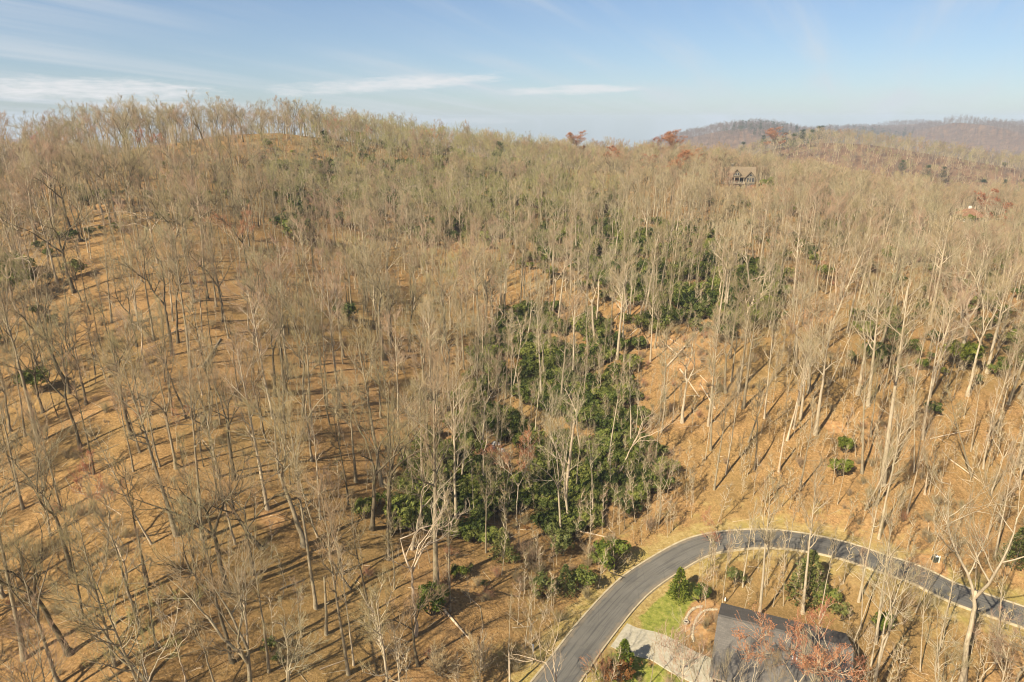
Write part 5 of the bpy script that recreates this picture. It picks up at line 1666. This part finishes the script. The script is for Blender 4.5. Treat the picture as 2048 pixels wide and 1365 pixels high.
def glass():
    m, T, b = new_mat('window_glass', .06, .7)
    b.inputs['Base Color'].default_value = (.020, .026, .036, 1)
    return m
M_GLASS = glass()

class Frame:
    """a local frame: x to the side, y away, z up, standing at a point on the ground"""
    def __init__(s, o, ang):
        s.root = o; o.rotation_euler = (0, 0, ang)
def thing(name, label, cat, loc, ang=0, group=None):
    o = bpy.data.objects.new(name, None); COL.objects.link(o); o.location = loc; o.rotation_euler = (0, 0, ang)
    o['label'] = label; o['category'] = cat
    if group: o['group'] = group
    return o
def bx(name, parent, lo, hi, m):
    g = Geo(); g.box(lo, hi); return link(name, g.mesh(name, [m], False), parent)
def slab(name, parent, quad, th, m):
    """a thick sheet on four corners"""
    q = np.array(quad, float); n = np.cross(q[1] - q[0], q[3] - q[0]); n /= np.linalg.norm(n)
    if n[2] < 0: n = -n
    V = np.concatenate([q, q - n * th]); g = Geo()
    g.add(V, quads=[(0,1,2,3),(7,6,5,4),(0,4,5,1),(1,5,6,2),(2,6,7,3),(3,7,4,0)])
    return link(name, g.mesh(name, [m], False), parent)
def window(parent, x0, x1, z0, z1, y, trim, mull=1):
    """a window in a wall facing -y at y; frame proud of the wall, pane set back"""
    g = Geo(); t = .11
    g.box((x0 - t, y - .07, z0 - t), (x1 + t, y + .03, z0)); g.box((x0 - t, y - .07, z1), (x1 + t, y + .03, z1 + t))
    g.box((x0 - t, y - .068, z0), (x0, y + .03, z1)); g.box((x1, y - .068, z0), (x1 + t, y + .03, z1))
    for k in range(1, mull + 1):
        xm = x0 + (x1 - x0) * k / (mull + 1); g.box((xm - .03, y - .05, z0), (xm + .03, y + .02, z1))
    w = link('window', g.mesh('window', [trim], False), parent)
    bx('pane', w, (x0, y - .02, z0), (x1, y + .012, z1), M_GLASS)
    return w
def window_x(parent, y0, y1, z0, z1, x, s, trim):
    """the same in a wall facing along x (s = -1 or 1)"""
    g = Geo(); t = .11
    a, b = sorted((x + s * .07, x - s * .03))
    g.box((a, y0 - t, z0 - t), (b, y1 + t, z0)); g.box((a, y0 - t, z1), (b, y1 + t, z1 + t)); g.box((a + .002, y0 - t, z0), (b - .002, y0, z1)); g.box((a + .002, y1, z0), (b - .002, y1 + t, z1))
    ym = (y0 + y1) / 2; g.box((a + .01, ym - .03, z0), (b - .01, ym + .03, z1))
    w = link('window', g.mesh('window', [trim], False), parent)
    a, b = sorted((x + s * .02, x - s * .012))
    bx('pane', w, (a, y0, z0), (b, y1, z1), M_GLASS)
def gable_prism(name, parent, x0, x1, y0, y1, z0, ze, zr, m, along='x'):
    """walls with gable ends under a ridge along x or y, closed"""
    g = Geo()
    if along == 'x':
        ym = (y0 + y1) / 2
        V = [(x0,y0,z0),(x1,y0,z0),(x1,y1,z0),(x0,y1,z0),(x0,y0,ze),(x1,y0,ze),(x1,y1,ze),(x0,y1,ze),(x0,ym,zr),(x1,ym,zr)]
        g.add(V, quads=[(0,1,5,4),(2,3,7,6),(4,5,9,8),(6,7,8,9),(1,2,6,5),(3,0,4,7),(3,2,1,0)], tris=[(5,6,9),(7,4,8)])
    else:
        xm = (x0 + x1) / 2
        V = [(x0,y0,z0),(x1,y0,z0),(x1,y1,z0),(x0,y1,z0),(x0,y0,ze),(x1,y0,ze),(x1,y1,ze),(x0,y1,ze),(xm,y0,zr),(xm,y1,zr)]
        g.add(V, quads=[(0,1,5,4),(2,3,7,6),(1,2,6,5),(3,0,4,7),(4,7,9,8),(6,5,8,9),(3,2,1,0)], tris=[(4,5,8),(6,7,9)])
    return link(name, g.mesh(name, [m], False), parent)

# ---- the lower house: a dark shingled roof seen from above
ra, rb = RIDGE_A.copy(), RIDGE_B.copy()
mid = (ra + rb) / 2
hl = float(np.hypot(*(rb - ra)[:2])) / 2
ang = math.atan2(rb[1] - ra[1], rb[0] - ra[0])
ZR = 6.4
house = thing('shingled_house', 'house under a long dark grey shingled roof at the bottom of the photo', 'house', (mid[0], mid[1], HOUSE_Z), ang)
HD, ZE = HOUSE_DEPTH - .55, 3.1
gable_prism('wall', house, -hl + .5, hl - .5, -HD, HD, -.6, ZE, ZR - .06, M_WALL_DARK)
ov = .55; sl = (ZR - ZE) / HD
yo, zo = HD + ov, ZE - sl * ov
near_roof = slab('roof', house, [(-hl, -yo, zo + .18), (hl, -yo, zo + .18), (hl, 0, ZR + .18), (-hl, 0, ZR + .18)], .16, M_SHINGLE)
slab('roof', house, [(-hl, 0.003, ZR + .18), (hl, 0.003, ZR + .18), (hl, yo, zo + .18), (-hl, yo, zo + .18)], .16, M_SHINGLE)
g = Geo(); g.beam((-hl - .02, 0, ZR + .22), (hl + .02, 0, ZR + .22), .3, .08); link('ridge_cap', g.mesh('ridge_cap', [M_SHINGLE], False), near_roof)
# a cross gable toward the drive at the east end
gable_prism('wall', house, hl - 6.6, hl - 1.6, -HD - 2.4, -1.0, -.6, ZE - .1, ZR - 1.0, M_WALL_DARK, 'y')
xm = hl - 4.1; yg = -HD - 2.9; zc = ZR - .84; dx = 3.1; zl = ZE - .1 - (ZR - 1.0 - ZE + .1) / 2.5 * .6 + .16
slab('roof', house, [(xm - dx, yg, zl), (xm, yg, zc), (xm, -1.2, zc), (xm - dx, -1.2, zl)], .15, M_SHINGLE)
slab('roof', house, [(xm + .003, yg, zc), (xm + dx, yg, zl), (xm + dx, -1.2, zl), (xm + .003, -1.2, zc)], .15, M_SHINGLE)
for x in (-4.6, -1.2):
    window(house, x - .6, x + .6, 1.0, 2.5, -HD, M_TRIM)
window(house, xm - 1.2, xm + 1.2, .9, 2.4, -HD - 2.4, M_TRIM, 2)
window_x(house, -2.6, -1.4, 1.0, 2.5, -hl + .5, -1, M_TRIM); window_x(house, 1.4, 2.6, 1.0, 2.5, -hl + .5, -1, M_TRIM); window_x(house, -.6, .6, 4.1, 5.2, -hl + .5, -1, M_TRIM)
d_ = bx('door', house, (1.0, -HD - .06, -.2), (1.95, -HD + .02, 1.9), M_TRIM); bx('handle', d_, (1.82, -HD - .11, .88), (1.87, -HD - .065, 1.02), M_WALL_DARK)
for (x, y) in ((1.3, -2.9), (1.75, -3.0)):
    z = ZR + .18 + sl * y; g = Geo()
    g.tubes(np.array([[[x, y, z - .2], [x, y, z + .25], [x, y, z + .42]]]), np.full((1, 3), .09), 9)
    link('vent_pipe', g.mesh('vent_pipe', [M_WHITE]), near_roof)
bx('gutter', house, (-hl, -yo - .14, zo + .02), (hl - 7.3, -yo - .005, zo + .14), M_TRIM)

# ---- the hill house with two gables, a dark porch and a deck on posts
UZ = float(ground_z(UP_HOUSE[0], UP_HOUSE[1] + 2)) - .2
uh = thing('hill_house', 'tan roofed house with gables and a raised deck among the trees on the ridge', 'house', (UP_HOUSE[0], UP_HOUSE[1], UZ), R(-14))
bx('basement', uh, (-6.4, .6, -1.5), (5.2, 9.4, 3.2), M_STONE)
gable_prism('wall', uh, -6.4, 5.2, .6, 9.4, 3.203, 6.6, 10.9, M_WALL_DARK)
sl = (10.9 - 6.6) / 4.4
for sgn, yy in ((-1, .6), (1, 9.4)):
    ye = yy + sgn * .7; ze = 6.6 - sl * .7
    slab('roof', uh, [(-7.1, ye, ze + .2), (5.9, ye, ze + .2), (5.9, 5.0 + sgn * .002, 11.1), (-7.1, 5.0 + sgn * .002, 11.1)], .2, M_SHINGLE_TAN)
# east wing
gable_prism('wall', uh, .9, 5.5, -1.6, 4.5, 3.203, 6.4, 9.0, M_WALL_TAN, 'y')
bx('basement', uh, (.95, -1.55, -1.5), (5.45, .598, 3.2), M_STONE)
xm = 3.2
slab('roof', uh, [(.4, -2.2, 6.05), (xm, -2.2, 9.25), (xm, 4.6, 9.25), (.4, 4.6, 6.05)], .18, M_SHINGLE_TAN)
slab('roof', uh, [(xm + .003, -2.2, 9.25), (6.0, -2.2, 6.05), (6.0, 4.6, 6.05), (xm + .003, 4.6, 9.25)], .18, M_SHINGLE_TAN)
for x in (1.5, 2.75, 4.0):
    window(uh, x, x + .9, 3.9, 6.0, -1.6, M_TRIM)
window(uh, 2.7, 3.7, 6.9, 7.8, -1.6, M_TRIM, 0)
# west dormer gable
gable_prism('dormer', uh, -5.3, -1.7, -.2, 4.8, 6.5, 7.9, 9.9, M_WALL_TAN, 'y')
xm = -3.5
slab('roof', uh, [(-5.8, -.8, 7.65), (xm, -.8, 10.15), (xm, 4.9, 10.15), (-5.8, 4.9, 7.65)], .16, M_SHINGLE_TAN)
slab('roof', uh, [(xm + .003, -.8, 10.15), (-1.2, -.8, 7.65), (-1.2, 4.9, 7.65), (xm + .003, 4.9, 10.15)], .16, M_SHINGLE_TAN)
for x in (-4.7, -3.85, -3.0):
    window(uh, x, x + .62, 7.1, 8.2, -.2, M_TRIM, 0)
for x in (-5.9, -4.2, -2.2, -.6):
    window(uh, x, x + 1.25, 3.5, 5.7, .6, M_TRIM, 0)
bx('porch_roof', uh, (-7.0, -2.0, 6.15), (.38, .55, 6.36), M_SHINGLE_TAN)
bx('deck', uh, (-10.0, -2.3, 2.95), (.85, .58, 3.18), M_DECKW)
for x in (-9.8, -7.4, -5.0, -2.6, -.2, .6):
    bx('post', uh, (x - .1, -2.2, -1.8), (x + .1, -2.0, 2.94), M_TRIM)
for x in (-6.8, -4.5, -2.2, .05):
    bx('column', uh, (x - .12, -1.95, 3.19), (x + .12, -1.71, 6.14), M_TRIM)
g = Geo(); g.box((-10.0, -2.28, 4.02), (.85, -2.2, 4.12)); g.box((-10.0, -2.27, 3.3), (.85, -2.21, 3.36))
link('handrail', g.mesh('handrail', [M_TRIM], False), uh)
for k in range(36):
    x = -9.9 + k * .3
    bx('baluster', uh, (x, -2.265, 3.362), (x + .06, -2.215, 4.018), M_TRIM)
for x in (-4.6, -2.0):
    window(uh, x, x + 1.3, .4, 2.4, .6, M_TRIM)
d_ = bx('door', uh, (-.2 + .05, .53, 3.2), (.75, .599, 5.5), M_TRIM)
ch = bx('chimney', uh, (-6.2, 5.6, 3.0), (-5.1, 6.9, 12.2), M_STONE); bx('chimney_cap', ch, (-6.3, 5.5, 12.2), (-5.0, 7.0, 12.4), M_TRIM)

# ---- the east house, mostly behind bare crowns
EZ = float(ground_z(EAST_HOUSE[0], EAST_HOUSE[1] + 2)) - .1
eh = thing('brown_roofed_house', 'low house with a reddish brown hipped roof half hidden by trees on the east slope', 'house', (EAST_HOUSE[0], EAST_HOUSE[1], EZ), R(8))
bx('wall', eh, (-5.5, .5, -1.2), (6.5, 9.0, 3.4), M_WALL_TAN)
bx('wall', eh, (-5.9, -1.4, -1.2), (-2.6, .498, 3.2), M_WALL_PALE)
def hip(name, parent, x0, x1, y0, y1, ze, zr, m):
    ym = (y0 + y1) / 2; k = (y1 - y0) / 2 * .9; g = Geo()
    V = [(x0,y0,ze),(x1,y0,ze),(x1,y1,ze),(x0,y1,ze),(x0 + k,ym,zr),(x1 - k,ym,zr)]
    V += [(x, y, z - .2) for (x, y, z) in V[:4]]
    g.add(V, quads=[(0,1,5,4),(2,3,4,5),(0,6,7,1),(1,7,8,2),(2,8,9,3),(3,9,6,0),(9,8,7,6)], tris=[(1,2,5),(3,0,4)])
    return link(name, g.mesh(name, [m], False), parent)
rf = hip('roof', eh, -6.3, 7.3, -.3, 9.8, 3.45, 7.3, M_SHINGLE_RED)
bx('chimney', rf, (1.5, 5.6, 5.0), (2.5, 6.5, 8.4), M_WALL_PALE)
bx('wall', eh, (-13.5, 2.0, -1.2), (-5.502, 8.5, 3.0), M_WALL_TAN)
hip('roof', eh, -14.2, -4.6, 1.3, 9.2, 3.05, 5.9, M_SHINGLE_TAN)
for x in (-1.6, .6, 2.8):
    window(eh, x, x + 1.3, .8, 2.6, .5, M_TRIM)
window(eh, -4.9, -3.6, .8, 2.5, -1.4, M_TRIM); window(eh, -11.5, -10.2, .7, 2.3, 2.0, M_TRIM); window(eh, -9.0, -7.7, .7, 2.3, 2.0, M_TRIM)
d_ = bx('door', eh, (4.9, .44, -.3), (5.9, .499, 2.1), M_WALL_PALE); bx('handle', d_, (5.75, .38, .85), (5.8, .438, .98), M_WALL_DARK)

# ------------------------------------------------------------------ garden bed by the drive and small roadside things
def arc_stones(px_list, n, label, size, mat):
    path = smooth_path([on_ground(*p)[:2] for p in px_list], .15)
    s_ = np.concatenate([[0], np.cumsum(np.linalg.norm(np.diff(path, axis=0), axis=1))])
    root_p = path[len(path) // 2]
    rt = thing('stone_edging', label, 'stone edging', (root_p[0], root_p[1], float(ground_z(*root_p))))
    ms = [rock_mesh(30 + k, mat) for k in range(4)]
    for k in range(n):
        i = int(np.argmin(abs(s_ - s_[-1] * k / (n - 1))))
        p = path[i]; o = link('stone', ms[k % 4], rt)
        o.location = (p[0] - root_p[0], p[1] - root_p[1], float(ground_z(*p)) - float(ground_z(*root_p)) + size * .25)
        t = path[min(i + 2, len(path) - 1)] - path[max(i - 2, 0)]
        o.rotation_euler = (0, 0, math.atan2(t[1], t[0]) + random.gauss(0, .15)); q = size * random.uniform(.85, 1.2)
        o.scale = (q, q * .9, q)
M_STONE_PALE = plain('pale_edging_stone', (0.30, 0.25, 0.16), (0.50, 0.43, 0.30), 3.0, .9, .2, .3)
arc_stones([(1371,1243),(1379,1228),(1391,1218),(1403,1215)], 15, 'outer curved row of pale stones round the planting bed', .34, M_STONE_PALE)
arc_stones([(1432,1222),(1412,1222),(1398,1232),(1389,1250),(1385,1270),(1387,1284)], 20, 'inner curved row of pale stones between bed and driveway', .30, M_STONE_PALE)
p = on_ground(1372, 1249)
g = Geo()
def lathe(g, prof, n=16):
    P = np.array([[(r * math.cos(a), r * math.sin(a), z) for a in np.arange(n) * 2 * math.pi / n] for r, z in prof]); k = len(prof)
    Q = [(i * n + j, i * n + (j + 1) % n, (i + 1) * n + (j + 1) % n, (i + 1) * n + j) for i in range(k - 1) for j in range(n)]
    g.add(P.reshape(-1, 3), quads=Q)
lathe(g, [(.34, -.3), (.36, .35), (.42, .38), (.42, .46), (.26, .48), (.24, .30), (.02, .28)])
rp = thing('round_planter', 'round white rimmed planter at the end of the outer row of stones', 'planter', p)
link('pot', g.mesh('pot', [M_TRIM]), rp)
g = Geo(); lathe(g, [(.24, .36), (.12, .39), (.01, .40)]); link('soil', g.mesh('soil', [M_WALL_DARK]), rp)

p = on_ground(1869, 1125)
ub = thing('utility_pedestal', 'dark green utility pedestal with a white top on the sandy pull-off', 'utility box', p)
g = Geo(); g.box((-.38, -.38, -.2), (.38, .38, .85)); M_BOX = plain('dark_green_paint', (.022, .030, .024), (.035, .044, .036), 3, .5, .4); link('housing', g.mesh('housing', [M_BOX], False), ub)
g = Geo(); lathe(g, [(.50, .852), (.50, .95), (.34, 1.08), (.02, 1.12)], 12); link('lid', g.mesh('lid', [M_BOX]), ub)
bx('cover_plate', ub, (-.22, -.42, 1.0), (.22, .1, 1.1), M_WHITE)
p = on_ground(1877, 1128)
g = Geo(); g.box((-.06, -.06, -.3), (.06, .06, 1.25)); g.add([(-.06,-.06,1.25),(.06,-.06,1.25),(.06,.06,1.25),(-.06,.06,1.25),(0,0,1.36)], tris=[(0,1,4),(1,2,4),(2,3,4),(3,0,4)])
o = link('marker_stake', g.mesh('marker_stake', [M_WALL_PALE], False), None, None, 'pale wooden stake beside the dark utility pedestal', 'stake'); o.location = p
p = on_ground(1066, 1302)
g = Geo(); g.tubes(np.array([[[0, 0, -.3], [0, 0, .9], [0, 0, 1.0]]]), np.array([[.13, .13, .04]]), 10)
o = link('marker_post', g.mesh('marker_post', [M_WHITE]), None, None, 'short white marker post on the dry grass bank west of the road', 'post'); o.location = p
p = on_ground(1450, 1203)
g = Geo(); g.tubes(np.array([[[0, 0, -.3], [0, 0, .5], [0, 0, .62]]]), np.array([[.10, .10, .04]]), 10)
o = link('garden_lamp', g.mesh('garden_lamp', [M_WHITE]), None, None, 'small white garden post at the corner of the dark roof', 'post'); o.location = p

# ------------------------------------------------------------------ air
def haze_box():
    lo, hi = (float(GX[0]) - 40, float(GY[0]) - 40, float(GZ.min()) - 1.0), (float(GX[-1]) + 40, float(GY[-1]) + 40, 96.0)
    g = Geo(); g.box(lo, hi)
    m = bpy.data.materials.new('haze_air'); m.use_nodes = True
    nt = m.node_tree
    nt.nodes.remove(nt.nodes['Principled BSDF'])
    v = nt.nodes.new('ShaderNodeVolumePrincipled')
    v.inputs['Color'].default_value = (0.68, 0.82, 1.0, 1)
    v.inputs['Density'].default_value = 0.00012
    nt.links.new(v.outputs[0], nt.nodes['Material Output'].inputs['Volume'])
    return link('haze', g.mesh('haze', [m], False), kind='stuff', label='thin blue haze over the far mountains')
haze_box()
